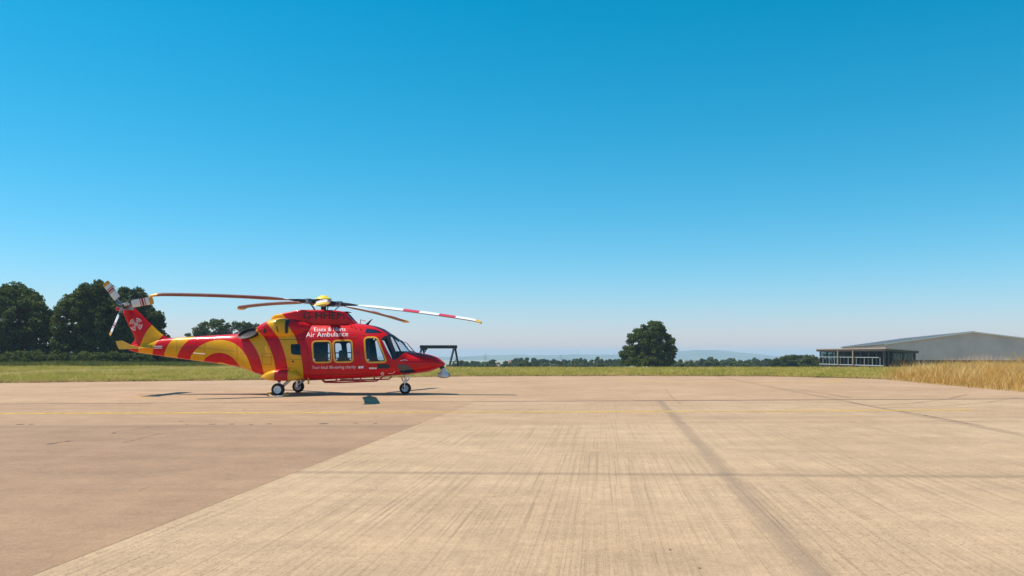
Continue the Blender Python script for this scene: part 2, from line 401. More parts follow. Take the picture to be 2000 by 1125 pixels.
def tar_mat():
    m, n, l, p = new_mat('worn_tar'); tc = n.new('ShaderNodeTexCoord')
    p.inputs['Base Color'].default_value = (0.11, 0.068, 0.05, 1); p.inputs['Roughness'].default_value = 0.9
    tr = n.new('ShaderNodeBsdfTransparent'); mx = n.new('ShaderNodeMixShader')
    l.new(nmath(n, l, 'MULTIPLY', nrange(n, l, nnoise(n, l, tc.outputs['Object'], 4.0, 8, 0.8), 0.35, 0.62), nrange(n, l, nnoise(n, l, tc.outputs['Object'], 0.25, 3), 0.35, 0.6, 0.15, 0.6)), mx.inputs[0])
    l.new(tr.outputs[0], mx.inputs[1]); l.new(p.outputs[0], mx.inputs[2]); l.new(mx.outputs[0], n.get('Material Output').inputs[0]); return m
M['tarworn'] = tar_mat()
ribbon('joint_seal', [(x_, T3(x_)) for x_ in np.linspace(-60, 20.5, 60)], 0.14, 0.0045, M['tarworn'], bed)
ribbon('joint_seal', [(x_, T3(x_)) for x_ in np.linspace(4, 20.5, 20)], 0.09, 0.005, M['tar'], bed)
ribbon('joint_seal', [G(1270, 826.5), G(1500, 825), G(1750, 824), G(1995, 823)], 0.05, 0.0045, M['tarworn'], bed)
for pts, w_ in (([(240, 865), (262, 860), (290, 852), (320, 846), (345, 845)], 0.03), ([(270, 958.5), (280, 955), (292, 951.5)], 0.015), ([(100, 868), (125, 863), (140, 861)], 0.05), ([(215, 846), (250, 840), (292, 834)], 0.03),
                ([(0, 790), (120, 789), (300, 788.6)], 0.05), ([(1660, 786), (1720, 797), (1790, 808), (1900, 829), (1995, 848)], 0.12), ([(1560, 762), (1620, 770), (1665, 778)], 0.12),
                ([(1700, 792), (1780, 788), (1850, 780), (1890, 770)], 0.10), ([(1720, 797), (1830, 794), (1930, 786), (1990, 776)], 0.10), ([(1300, 760), (1312, 775), (1330, 790)], 0.06)):
    ribbon('crack', [G(*q) for q in pts], w_, 0.0035, M['tarworn'], bed)
# dark plugs and repair spots in the asphalt
for i, (px, py, s) in enumerate([(353, 823, .10), (365, 829, .07), (415, 828.5, .13), (453, 828.5, .13), (491, 829, .10), (526, 828, .11), (631, 827.5, .20), (695, 827, .10), (733, 827, .10), (820, 826, .08), (40, 829, .16), (60, 829, .1), (222, 846, .10), (290, 834, .08), (98, 867, .12), (132, 862, .10), (110, 865, .07), (728, 755, .16), (430, 757.5, .16), (233, 788.5, .1), (478, 801, .1), (1309, 1074, .025), (1366, 1110, .022)]):
    x, y = G(px, py); r_ = random.Random(i); vs_ = []
    for k in range(9):
        a = k / 9 * 2 * math.pi; q = s * (0.6 + 0.7 * r_.random()) * 0.38
        vs_.append((x + q * 1.3 * math.cos(a), y + q * 1.6 * math.sin(a), 0.003))
    mk('repair_spot', vs_, [tuple(range(9))], M['tar'], bed)

# ---- grass
def in_poly_far(x, y):
    """distance of the apron's far edge at x (left of the right-hand verge)"""
    return np.interp(x, [p[0] for p in FAR[:8]], [p[1] for p in FAR[:8]])
def right_edge(y):
    pts = sorted([(p[1], p[0]) for p in FAR[7:]])
    return np.interp(y, [p[0] for p in pts], [p[1] for p in pts])
def blades(name, pos, h, w, lean, mat, rg, segs=1, seed_head=0.0):
    """grass blades; pos (n,3)"""
    n_ = len(pos); a = rg.uniform(0, 2 * np.pi, n_); sx, sy = np.cos(a), np.sin(a)
    la = rg.uniform(0, 2 * np.pi, n_); lx, ly = np.cos(la) * lean * h, np.sin(la) * lean * h
    V = []; 
    ts = np.linspace(0, 1, segs + 1)
    for t in ts[:-1]:
        ww = w * (1 - 0.55 * t); 
        for s in (-1, 1):
            V.append(np.stack([pos[:, 0] + s * sx * ww / 2 + lx * t * t, pos[:, 1] + s * sy * ww / 2 + ly * t * t, pos[:, 2] + h * t * (1 - 0.12 * t)], -1))
    V.append(np.stack([pos[:, 0] + lx, pos[:, 1] + ly, pos[:, 2] + h * 0.88], -1))
    k = len(V); V = np.stack(V, 1).reshape(-1, 3)
    base = np.arange(n_) * k; fl = []; 
    for i in range(segs - 1):
        fl.append(np.stack([base + 2 * i, base + 2 * i + 1, base + 2 * i + 3], -1)); fl.append(np.stack([base + 2 * i, base + 2 * i + 3, base + 2 * i + 2], -1))
    fl.append(np.stack([base + 2 * segs - 2, base + 2 * segs - 1, base + 2 * segs], -1))
    Fa = np.concatenate(fl)
    return tri_mesh(name, V, Fa, mat)
def tri_mesh(name, V, Fa, mat, parent=None, size=3):
    me = bpy.data.meshes.new(name); me.vertices.add(len(V)); me.vertices.foreach_set('co', np.ascontiguousarray(V, dtype=np.float32).ravel())
    me.loops.add(len(Fa) * size); me.loops.foreach_set('vertex_index', np.ascontiguousarray(Fa, dtype=np.int32).ravel())
    me.polygons.add(len(Fa)); me.polygons.foreach_set('loop_start', np.arange(0, len(Fa) * size, size, dtype=np.int32))
    me.polygons.foreach_set('loop_total', np.full(len(Fa), size, dtype=np.int32))
    me.materials.append(mat); me.update(calc_edges=True); me.validate()
    return link(bpy.data.objects.new(name, me), parent)
def grass_mat(name, cols, scale_big, dryness=None, trans=0.35):
    m, n, l, p = new_mat(name)
    gm = n.new('ShaderNodeNewGeometry'); tc = n.new('ShaderNodeTexCoord')
    cr = n.new('ShaderNodeValToRGB'); e = cr.color_ramp.elements
    e[0].position = 0.0; e[0].color = (*cols[0], 1); e[1].position = 1.0; e[1].color = (*cols[-1], 1)
    for i, c in enumerate(cols[1:-1]): k = e.new((i + 1) / (len(cols) - 1)); k.color = (*c, 1)
    f = nmath(n, l, 'ADD', nmath(n, l, 'MULTIPLY', gm.outputs['Random Per Island'], 0.36), nrange(n, l, nnoise(n, l, tc.outputs['Object'], scale_big, 6, 0.65), 0.32, 0.68, -0.12, 0.80))
    l.new(f, cr.inputs[0]); col = cr.outputs[0]
    if dryness:
        sp = n.new('ShaderNodeSeparateXYZ'); l.new(tc.outputs['Object'], sp.inputs[0])
        for (y0, sl, hw, c, st) in dryness:
            dd = nmath(n, l, 'ABSOLUTE', nmath(n, l, 'SUBTRACT', nmath(n, l, 'SUBTRACT', sp.outputs[1], nmath(n, l, 'MULTIPLY', sp.outputs[0], sl)), y0))
            k = nmath(n, l, 'SUBTRACT', 1.0, nmath(n, l, 'DIVIDE', dd, hw), clamp=True)
            k = nmath(n, l, 'MULTIPLY', nmath(n, l, 'SQRT', k), nrange(n, l, nnoise(n, l, tc.outputs['Object'], 0.5, 5), 0.35, 0.6, 0.2, st))
            k = nmath(n, l, 'MULTIPLY', k, nrange(n, l, sp.outputs[0], -8, -24, 0.0, 1.0))
            col = nmix(n, l, k, col, c)
    l.new(col, p.inputs['Base Color']); p.inputs['Roughness'].default_value = 0.7; p.inputs['Specular IOR Level'].default_value = 0.2
    tr = n.new('ShaderNodeBsdfTranslucent'); l.new(col, tr.inputs[0]); mx = n.new('ShaderNodeMixShader'); mx.inputs[0].default_value = trans
    o = n.get('Material Output'); l.new(p.outputs[0], mx.inputs[1]); l.new(tr.outputs[0], mx.inputs[2]); l.new(mx.outputs[0], o.inputs[0])
    return m
M['grass'] = grass_mat('meadow_grass', [(0.20, 0.22, 0.035), (0.34, 0.31, 0.055), (0.47, 0.37, 0.095), (0.60, 0.44, 0.17)], 0.35,
                       [(175.0, 3.1, 7.0, (0.66, 0.50, 0.26), 1.0), (45.0, 0.12, 1.2, (0.42, 0.30, 0.13), 0.8)])
M['rough'] = grass_mat('rough_weeds', [(0.05, 0.065, 0.016), (0.10, 0.12, 0.026), (0.19, 0.19, 0.04), (0.30, 0.25, 0.08)], 0.4)
M['gold'] = grass_mat('golden_grass', [(0.32, 0.15, 0.04), (0.58, 0.33, 0.085), (0.76, 0.50, 0.17), (0.86, 0.68, 0.36)], 0.7, trans=0.4)
def scatter(n_, d0, d1, x0=-0.72, x1=0.72, power=1.0):
    """points spread in the wedge the camera can see, and a little beyond"""
    d = d0 + (d1 - d0) * rng.random(n_) ** power
    return rng.uniform(x0, x1, n_) * d, d
x, y = scatter(230000, 38, 112, power=1.25)
jag = 0.35 * np.sin(x * 1.3) + 0.25 * np.sin(x * 3.7 + 1) + rng.normal(0, 0.15, len(x))
keep = (y > in_poly_far(x, y) + 0.05 + jag * 0.6) & ((x < right_edge(y)) | (y > 53))
x, y = x[keep], y[keep]
hgt = rng.uniform(0.10, 0.26, len(x)) * (1 + 0.5 * np.sin(x * 0.31 + y * 0.2) ** 2)
hgt = np.where(y < in_poly_far(x, y) + 0.8, hgt * 0.8, hgt)
stuff(tag(blades('meadow_grass', np.stack([x, y, terrain_z(x, y)], -1), hgt, 0.035 + y * 0.0004, 1.0, M['grass'], rng), 'short green and straw-coloured meadow grass beyond the apron', 'grass'))
# dry straw fringe where the meadow meets the concrete
x = rng.uniform(-48, 23, 26000); y = in_poly_far(x, 0) + np.abs(rng.normal(0, 0.7, len(x))) - 0.25 + 0.2 * np.sin(x * 2.3) + 0.15 * np.sin(x * 5.1)
M['straw'] = grass_mat('straw_fringe', [(0.14, 0.10, 0.04), (0.30, 0.21, 0.08), (0.48, 0.34, 0.14), (0.60, 0.45, 0.20)], 0.9)
stuff(tag(blades('straw_fringe', np.stack([x, y, np.full(len(x), -0.03)], -1), rng.uniform(0.06, 0.2, len(x)), 0.04, 0.9, M['straw'], rng), 'dry straw fringe along the far edge of the apron', 'grass'))
# rough weeds along the far rim of the field, under the trees
x, y = scatter(60000, 90, 122, -0.72, -0.16)
hgt = rng.uniform(0.25, 0.6, len(x)) * (1 + 0.8 * np.clip(np.sin(x * 0.5) * np.sin(x * 0.17 + 2), 0, 1))
hgt = np.where(x > -26, hgt * 0.55, hgt)
stuff(tag(blades('rough_weeds', np.stack([x, y, terrain_z(x, y)], -1), hgt, 0.09, 0.45, M['rough'], rng), 'taller rough weeds along the far rim of the meadow', 'weeds'))
# golden grass on the right verge
x = rng.uniform(17, 62, 190000); y = 12 + 68 * rng.random(190000) ** 1.1
bound = right_edge(np.clip(y, -20, 47.7)); jag = 0.3 * np.sin(y * 2.1) + 0.28 * np.sin(y * 5.3) + rng.normal(0, 0.32, len(y))
front = np.where(y < 47.7, x > bound + 0.1 + jag, x > 23.0 + (y - 47.7) * 0.62 + rng.normal(0, 1.0, len(y)))
vis = np.abs(x / y) < 0.80
k = front & vis; x, y = x[k], y[k]
ed = np.clip((x - right_edge(np.clip(y, -20, 47.7))) / 2.5, 0.0, 1)
hgt = (0.36 + 0.82 * ed) * rng.uniform(0.55, 1.15, len(x)) * (0.9 + 0.32 * np.sin(x * 0.9) * np.sin(y * 0.8) + 0.32 * np.sin(x * 0.37 + 1) * np.sin(y * 0.29 + 2) + 0.18 * np.sin(x * 2.3 + y))
hgt = hgt * np.interp(y, [20, 32, 45, 60, 80], [1.35, 1.25, 0.85, 0.62, 0.4])
hgt = hgt * np.interp(x / y, [0.44, 0.5, 0.66], [0.75, 0.88, 1.3]) * np.where(rng.random(len(x)) < 0.12, 1.35, 1.0)
stuff(tag(blades('golden_grass', np.stack([x, y, np.full(len(x), -0.03)], -1), hgt, 0.008 + y * 0.00028, 0.5, M['gold'], rng, segs=3), 'tall golden dry grass on the right verge', 'grass'))
k = rng.random(len(x)) < 0.035
stuff(tag(blades('grass_stalks', np.stack([x[k], y[k], np.full(k.sum(), -0.03)], -1), hgt[k] * 1.1 + 0.30 * rng.random(k.sum()), 0.014 + y[k] * 0.0003, 0.25, M['gold'], rng, segs=3), 'pale seeding stalks rising above the golden dry grass', 'grass'))

# ---- trees
def leaf_mat(name, c1, c2, c3):
    m, n, l, p = new_mat(name)
    gm = n.new('ShaderNodeNewGeometry'); tc = n.new('ShaderNodeTexCoord')
    oi = n.new('ShaderNodeObjectInfo')
    col = nmix(n, l, gm.outputs['Random Per Island'], c1, c2)
    col = nmix(n, l, nrange(n, l, nnoise(n, l, tc.outputs['Object'], 0.7, 4), 0.42, 0.62), col, c3)
    col = nmix(n, l, 1.0, col, nrange(n, l, oi.outputs['Random'], 0, 1, 0.8, 1.25), 'MULTIPLY')
    l.new(col, p.inputs['Base Color']); p.inputs['Roughness'].default_value = 0.7; p.inputs['Specular IOR Level'].default_value = 0.08
    tr = n.new('ShaderNodeBsdfTranslucent'); l.new(col, tr.inputs[0]); mx = n.new('ShaderNodeMixShader'); mx.inputs[0].default_value = 0.38
    o = n.get('Material Output'); l.new(p.outputs[0], mx.inputs[1]); l.new(tr.outputs[0], mx.inputs[2]); l.new(mx.outputs[0], o.inputs[0])
    return m
M['leaf'] = leaf_mat('tree_leaves', (0.022, 0.040, 0.010), (0.150, 0.178, 0.038), (0.065, 0.092, 0.020))
M['leaf_far'] = leaf_mat('far_tree_leaves', (0.045, 0.070, 0.022), (0.095, 0.125, 0.036), (0.075, 0.095, 0.032))
M['bark'] = simple('bark', (0.055, 0.042, 0.032), 0.9, var=0.3, scale=6)
def crown(lobes, n_clump, n_leaf, leaf, rg, clump_r=(0.5, 1.0)):
    """lobes: (centre, radii). Clumps sit on and in the lobes, leaves on the clumps: numpy arrays V, F of quads"""
    vol = np.array([(r[0] * r[1] * r[2]) ** (2 / 3) for _, r in lobes]); vol /= vol.sum()
    idx = rg.choice(len(lobes), n_clump, p=vol)
    C = np.array([lobes[i][0] for i in idx]); Rr = np.array([lobes[i][1] for i in idx])
    dv = rg.normal(size=(n_clump, 3)); dv /= np.linalg.norm(dv, axis=1)[:, None]
    rad = rg.uniform(0.45, 1.0, n_clump) ** 0.45
    cc = C + dv * Rr * rad[:, None]; cr_ = rg.uniform(*clump_r, n_clump)
    ci = rg.choice(n_clump, n_leaf, p=cr_ ** 2 / (cr_ ** 2).sum())
    lv = rg.normal(size=(n_leaf, 3)); lv[:, 2] = lv[:, 2] * 0.8 + 0.15; ln_ = np.linalg.norm(lv, axis=1)[:, None]; lv = lv / ln_
    P = cc[ci] + lv * (cr_[ci] * rg.uniform(0.55, 1.1, n_leaf))[:, None] * np.array([1, 1, 0.75])
    nrm = lv * 0.8 + rg.normal(size=(n_leaf, 3)) * 0.55 + np.array([0, 0, 0.25]); nrm /= np.linalg.norm(nrm, axis=1)[:, None]
    t = np.cross(nrm, rg.normal(size=(n_leaf, 3))); t /= np.linalg.norm(t, axis=1)[:, None]; b = np.cross(nrm, t)
    s = (leaf * rg.uniform(0.55, 1.35, n_leaf))[:, None]
    V = np.stack([P - t * s * 0.5, P + b * s * 0.32, P + t * s * 0.5, P - b * s * 0.32], 1).reshape(-1, 3)
    Fa = np.arange(n_leaf * 4).reshape(-1, 4)
    return V, Fa, cc
def tree(name, base, lobes, n_clump, n_leaf, leaf, trunk_r, trunk_h, seed, label, group=None, clump_r=(0.5, 1.0), mat='leaf'):
    rg = np.random.default_rng(seed); t = empty(name, base)
    V, Fa, cc = crown(lobes, n_clump, n_leaf, leaf, rg, clump_r)
    tri_mesh('crown', V, Fa, M[mat], t, 4)
    mb = MB(); top = Vector((0, 0, trunk_h))
    mb.tube([(0, 0, -0.5), (0.03, 0, trunk_h * 0.4), tuple(top)], [trunk_r * 1.25, trunk_r, trunk_r * 0.75], 10)
    for i in rg.choice(len(cc), min(16, len(cc)), replace=False):
        e = Vector(cc[i]); s0 = Vector((0, 0, trunk_h * rg.uniform(0.6, 1.0))); midp = s0.lerp(e, 0.5) + Vector((0, 0, -0.15 * (e - s0).length * 0.3))
        mb.tube([s0, midp, e], [trunk_r * 0.45, trunk_r * 0.28, trunk_r * 0.08], 6)
    mb.build('trunk', M['bark'], t, True)
    return tag(t, label, 'tree', group)
def lobe(px, py, rx, ry, base, d, depth=None, dy=0.0):
    """ellipsoid given by its picture centre and radii at distance d, relative to the tree base"""
    c = W(px, py, d) - Vector(base); k = d / F
    return ((c.x, c.y + dy, c.z), (rx * k, (depth or rx) * k, ry * k))
GT = 'trees behind the helicopter tail'
d = 116; b = (W(30, 700, d).x, d, float(terrain_z(-60, d)))
tree('broadleaf_tree', b, [lobe(20, 615, 62, 58, b, d), lobe(68, 625, 46, 46, b, d, dy=-2), lobe(60, 675, 56, 40, b, d), lobe(-10, 670, 60, 44, b, d), lobe(95, 668, 24, 40, b, d), lobe(30, 585, 40, 30, b, d)],
     420, 52000, 0.40, 0.34, 3.0, 1, 'tall dark broadleaf tree cut by the left edge of the picture', GT, (0.45, 1.05))
d = 112; b = (W(-150, 700, d).x, d, float(terrain_z(-60, d)))
tree('broadleaf_tree', b, [lobe(-150, 630, 80, 60, b, d), lobe(-90, 675, 50, 40, b, d), lobe(-190, 680, 50, 40, b, d)],
     160, 9000, 0.5, 0.34, 3.0, 5, 'dark broadleaf tree standing left of the picture, mostly out of frame', GT, (0.5, 1.1))
d = 112; b = (W(180, 700, d).x, d, float(terrain_z(-60, d)))
tree('broadleaf_tree', b, [lobe(175, 605, 50, 50, b, d), lobe(145, 632, 34, 40, b, d), lobe(150, 680, 42, 34, b, d), lobe(210, 672, 50, 40, b, d), lobe(190, 578, 30, 24, b, d), lobe(210, 625, 40, 50, b, d)],
     400, 50000, 0.38, 0.34, 3.0, 2, 'tall dark broadleaf tree behind the tail rotor', GT, (0.45, 1.0))
d = 118; b = (W(270, 700, d).x, d, float(terrain_z(-60, d)))
tree('broadleaf_tree', b, [lobe(250, 600, 36, 38, b, d), lobe(255, 650, 44, 50, b, d), lobe(292, 628, 20, 26, b, d), lobe(295, 672, 26, 36, b, d), lobe(305, 640, 14, 18, b, d)],
     320, 36000, 0.38, 0.3, 3.0, 3, 'dark broadleaf tree rising behind the swept tail fin', GT, (0.4, 0.95))
d = 170; b = (W(415, 700, d).x, d, float(terrain_z(-60, d)))
tree('broadleaf_tree', b, [lobe(418, 655, 34, 33, b, d), lobe(392, 668, 22, 22, b, d), lobe(440, 665, 20, 26, b, d), lobe(415, 690, 40, 20, b, d)],
     210, 16000, 0.50, 0.3, 3.0, 4, 'rounded broadleaf tree showing above the tail boom', GT, (0.5, 1.1))
d = 185; b = (W(485, 700, d).x, d, float(terrain_z(-60, d)))
tree('broadleaf_tree', b, [lobe(470, 652, 22, 22, b, d), lobe(495, 650, 22, 22, b, d), lobe(515, 660, 20, 20, b, d), lobe(480, 680, 40, 26, b, d)],
     190, 14000, 0.52, 0.3, 3.0, 6, 'broadleaf tree with a level top, behind the exhaust', GT, (0.5, 1.1))
d = 140; b = (W(372, 705, d).x, d, float(terrain_z(-60, d)))
tree('conifer_tree', b, [lobe(372, 668, 10, 18, b, d), lobe(372, 690, 15, 20, b, d)], 50, 3500, 0.32, 0.16, 2.5, 7, 'small dark pointed tree above the tail boom', GT, (0.3, 0.6))
SHR = ['second', 'third', 'first', 'first', 'second', 'third', 'fourth', 'fifth', 'sixth', 'seventh', 'eighth', 'fourth', 'fifth', 'sixth']
for i, (px, py, rx, ry, d) in enumerate([(330, 680, 24, 22, 132), (345, 698, 26, 16, 126), (300, 700, 20, 14, 124), (-60, 694, 40, 20, 114), (0, 696, 34, 18, 111), (45, 694, 34, 20, 109), (95, 692, 30, 22, 112), (130, 695, 30, 18, 108), (175, 696, 30, 18, 107), (225, 694, 32, 20, 109), (268, 697, 28, 16, 110), (415, 706, 30, 12, 120), (458, 706, 22, 12, 124), (500, 706, 26, 14, 130)]):
    b = (W(px, 705, d).x, d, float(terrain_z(-60, d)))
    if px < 280 and i > 2: py, ry = py + 7, ry * 0.7
    t = tree('hedge_shrub', b, [lobe(px, py, rx, ry, b, d), lobe(px + 6, py + 8, rx * 0.9, ry * 0.8, b, d)], 100, 11000, 0.24, 0.08, 0.8, 20 + i,
         ('leafy shrub at the foot of the tall trees, ' if px < 280 else 'leafy shrub in the row below the tail boom, ') + SHR[i] + ' from the left', ('shrubs under the tall trees' if px < 280 else 'shrubs below the tail boom'), (0.3, 0.7)); t['category'] = 'shrub'
# the lone tree
d = 150; b = (W(1268, 700, d).x, d, float(terrain_z(0, d)) + 0.2)
tree('lone_tree', b, [lobe(1269, 662, 31, 33, b, d), lobe(1288, 672, 25, 32, b, d), lobe(1247, 668, 19, 27, b, d), lobe(1234, 694, 20, 18, b, d), lobe(1298, 692, 20, 22, b, d), lobe(1267, 695, 42, 17, b, d), lobe(1266, 705, 43, 10, b, d), lobe(1294, 707, 22, 8, b, d), lobe(1236, 707, 20, 8, b, d), lobe(1274, 644, 20, 14, b, d), lobe(1285, 655, 14, 13, b, d), lobe(1262, 662, 16, 14, b, d)],
     400, 42000, 0.38, 0.36, 3.2, 9, 'large solitary round tree standing alone on the meadow', None, (0.4, 0.9))

# far tree line: a few crowns, copied one by one
protos = []
for s in range(7):
    rg = np.random.default_rng(100 + s); hh = 1.0
    wd = [0.42, 0.5, 0.36, 0.6, 0.3, 0.48, 0.55][s]
    lb = [((0, 0, 0.55), (wd * 0.8, wd * 0.8, 0.42)), ((wd * 0.4, 0, 0.38), (wd * 0.6, wd * 0.6, 0.36)), ((-wd * 0.4, 0.1, 0.34), (wd * 0.6, wd * 0.6, 0.33)), ((0.05, 0, 0.25), (wd, wd, 0.25))]
    V, Fa, cc = crown(lb, 90, 3000, 0.17, rg, (0.08, 0.18))
    top = V[:, 2].max(); V[:, 2] /= top
    o = tri_mesh('far_tree', V, Fa, M['leaf_far'], None, 4); COL.objects.unlink(o); protos.append(o)
rr = random.Random(21)
ORD = 'first second third fourth fifth sixth seventh eighth ninth tenth eleventh twelfth thirteenth fourteenth fifteenth sixteenth seventeenth eighteenth nineteenth twentieth'.split()
ORD += ['twenty-' + o for o in ORD[:9]]
def far_tree(px, top_py, d, half_w, kind, label, group, bottom=None):
    zt = W(px, top_py, d).z; zb = float(terrain_z(0, d)) if bottom is None else bottom
    o = protos[kind % 7].copy(); o.name = 'far_tree'; link(o)
    o.location = (W(px, 700, d).x, d, zb); h = max(zt - zb, 1.5); wdt = half_w * d / F / 0.62
    o.scale = (wdt, wdt, h); o.rotation_euler = (0, 0, rr.uniform(0, 6.28))
    return tag(o, label, 'tree', group)
# (x, top row, half width) read off the skyline between the helicopter and the pavilion
sky1 = [(905, 703, 14), (918, 706, 10), (931, 704, 11), (945, 705, 9), (962, 701, 12), (975, 706, 8), (990, 703, 10), (1002, 704, 8), (1010, 698, 9), (1018, 700, 8), (1030, 697, 8), (1040, 698, 9), (1052, 700, 9), (1065, 701, 8), (1076, 703, 8), (1083, 700, 6), (1095, 703, 9), (1108, 701, 10), (1120, 700, 10), (1130, 698, 7), (1143, 699, 10), (1156, 701, 8), (1168, 695, 6), (1175, 700, 9), (1188, 700, 9), (1200, 700, 8), (1210, 701, 8)]
for i, (px, tp, hw) in enumerate(sky1):
    far_tree(px, tp, rr.uniform(330, 430), hw * 2.1, rr.randrange(7), f'small tree in the far tree line, {ORD[i]} from the gantry crane', 'far tree line left of the lone tree')
for i, (px, tp, hw) in enumerate([(885, 708, 12), (925, 711, 10), (955, 709, 11), (985, 710, 10), (1025, 706, 11), (1050, 709, 10), (1068, 708, 8), (1092, 711, 10), (1115, 708, 12), (1140, 710, 10), (1165, 708, 12), (1192, 708, 12)]):
    far_tree(px, tp, rr.uniform(230, 300), hw * 2.2, rr.randrange(7), f'low bushy tree in the front row, {ORD[i]} from the gantry crane', 'bushes in front of the far tree line')
sky2 = [(1318, 703, 9), (1330, 701, 8), (1342, 704, 8), (1349, 701, 5), (1362, 703, 8), (1374, 699, 9), (1386, 696, 10), (1397, 700, 9), (1410, 701, 8), (1424, 698, 10), (1436, 702, 8), (1446, 702, 8), (1460, 701, 9), (1475, 698, 10), (1488, 701, 9), (1502, 699, 8)]
for i, (px, tp, hw) in enumerate(sky2):
    far_tree(px, tp, rr.uniform(320, 400), hw * 2.1, rr.randrange(7), f'small tree in the far tree line, {ORD[i]} to the right of the lone tree', 'far tree line right of the lone tree')
for i, (px, tp, hw) in enumerate([(1330, 708, 12), (1355, 709, 10), (1392, 704, 12), (1430, 705, 12), (1455, 708, 10), (1480, 706, 10)]):
    far_tree(px, tp, rr.uniform(240, 300), hw * 2.2, rr.randrange(7), f'low bushy tree below the hill, {ORD[i]} to the right of the lone tree', 'bushes below the right-hand hill')
for i, (px, tp, hw) in enumerate([(1516, 698, 12), (1530, 693.5, 13), (1546, 691, 14), (1562, 692, 14), (1578, 691, 13), (1592, 694, 12), (1604, 696, 12), (1618, 699, 12), (1635, 700, 14)]):
    far_tree(px, tp, rr.uniform(195, 215), hw * 1.6, rr.randrange(7), f'dense tree in the thicket beside the glazed pavilion, {ORD[i]} from its left end', 'thicket beside the pavilion')
for i in range(11):                                  # the line goes on behind the tail boom
    far_tree(330 + i * 17, 702 + rr.uniform(-2, 4), rr.uniform(260, 380), 17, rr.randrange(7), f'low far tree seen under the tail boom, {ORD[i]} from the tail fin', 'far trees behind the helicopter')

# ---- distant hills
def ridge(name, prof, d, seed):
    xs = np.arange(-2600, 4600, 24.0); px = xs / (d / F) * 1.0  # metres to pixels
    px = 1000 + xs * F / d
    tops = np.interp(px, [p[0] for p in prof], [p[1] for p in prof])
    r_ = np.random.default_rng(seed); z = CH + (YH - tops) * d / F + np.convolve(r_.normal(0, 3.0, len(xs)), np.ones(6) / 6, 'same')
    vs_ = []; fs_ = []; n_ = len(xs)
    rows = [(-700, 0.0), (-420, 0.35), (-220, 0.72), (-80, 0.94), (0, 1.0), (250, 0.9), (700, 0.3)]
    for (dy, f) in rows:
        zz = -46 + (z + 46) * f
        for i in range(n_): vs_.append((xs[i], d + dy, zz[i] + (r_.normal(0, 1.2) if 0 < f < 1 else 0)))
    for j in range(len(rows) - 1):
        for i in range(n_ - 1): fs_.append((j * n_ + i, j * n_ + i + 1, (j + 1) * n_ + i + 1, (j + 1) * n_ + i))
    return struct(mk(name, vs_, fs_, M['hill'], smooth=True))
m, n, l, p = new_mat('wooded_hillside')
tc = n.new('ShaderNodeTexCoord')
c = nmix(n, l, nrange(n, l, nnoise(n, l, tc.outputs['Object'], 0.004, 6, 0.6), 0.42, 0.58), (0.035, 0.055, 0.022), (0.10, 0.12, 0.04))
l.new(c, p.inputs['Base Color']); p.inputs['Roughness'].default_value = 1.0; p.inputs['Specular IOR Level'].default_value = 0.0
M['hill'] = m
ridge('hills', [(200, 693), (500, 694), (880, 697), (960, 694), (1010, 693.5), (1060, 693.5), (1120, 693), (1200, 692.5), (1320, 686), (1360, 684), (1400, 684.3), (1440, 688), (1500, 694.5), (1560, 698), (1800, 695), (2300, 694)], 5600, 3)

# ---- haze
def haze():
    x0, x1, y0, y1, z0, z1 = -6600, 6600, -70, 7900, -60, 27
    vs_ = [(x, y, z) for x in (x0, x1) for y in (y0, y1) for z in (z0, z1)]
    o = mk('haze', vs_, [(0, 1, 3, 2), (4, 6, 7, 5), (0, 4, 5, 1), (2, 3, 7, 6), (0, 2, 6, 4), (1, 5, 7, 3)])
    m = bpy.data.materials.new('summer_haze'); m.use_nodes = True; n, l = m.node_tree.nodes, m.node_tree.links; n.clear()
    v = n.new('ShaderNodeVolumePrincipled'); v.inputs['Color'].default_value = (0.54, 0.72, 1.0, 1); v.inputs['Density'].default_value = HAZE
    v.inputs['Anisotropy'].default_value = 0.0
    o_ = n.new('ShaderNodeOutputMaterial'); l.new(v.outputs[0], o_.inputs['Volume']); o.data.materials.append(m)
    return stuff(tag(o, 'pale blue summer haze over the distant valley', 'haze'))
HAZE = 0.00023
haze()

# ================================================================== BUILDINGS AND STREET FURNITURE
def rib_mat(name, col, freq, axis_vec, amt=0.12):
    m, n, l, p = new_mat(name)
    tc = n.new('ShaderNodeTexCoord')
    p.inputs['Roughness'].default_value = 0.5
    nz = nrange(n, l, nnoise(n, l, tc.outputs['Object'], 0.25, 6), 0.3, 0.7, 1 - amt, 1 + amt)
    l.new(nmix(n, l, 1.0, col, nz, 'MULTIPLY'), p.inputs['Base Color'])
    return m
M['shedwall'] = rib_mat('grey_cladding', (0.64, 0.455, 0.455), 1, None)
M['shedroof'] = rib_mat('grey_roof_sheet', (0.29, 0.29, 0.30), 1, None, 0.06)
M['verge'] = simple('pale_verge_trim', (0.62, 0.58, 0.56), 0.5)
M['plinth'] = simple('brown_brick_plinth', (0.10, 0.065, 0.045), 0.9, var=0.3, scale=2)
M['fascia'] = simple('tan_fascia', (0.42, 0.29, 0.21), 0.6, var=0.1, scale=1)
M['soffit'] = simple('dark_soffit', (0.05, 0.035, 0.035), 0.8)
M['post'] = simple('dark_post', (0.035, 0.035, 0.04), 0.5)
M['palepost'] = simple('pale_mullion', (0.42, 0.45, 0.47), 0.5)
M['blind'] = simple('white_blind', (0.8, 0.78, 0.78), 0.7)
M['pglass'] = glass_mat('pavilion_glass', (0.40, 0.50, 0.48), 1.18)
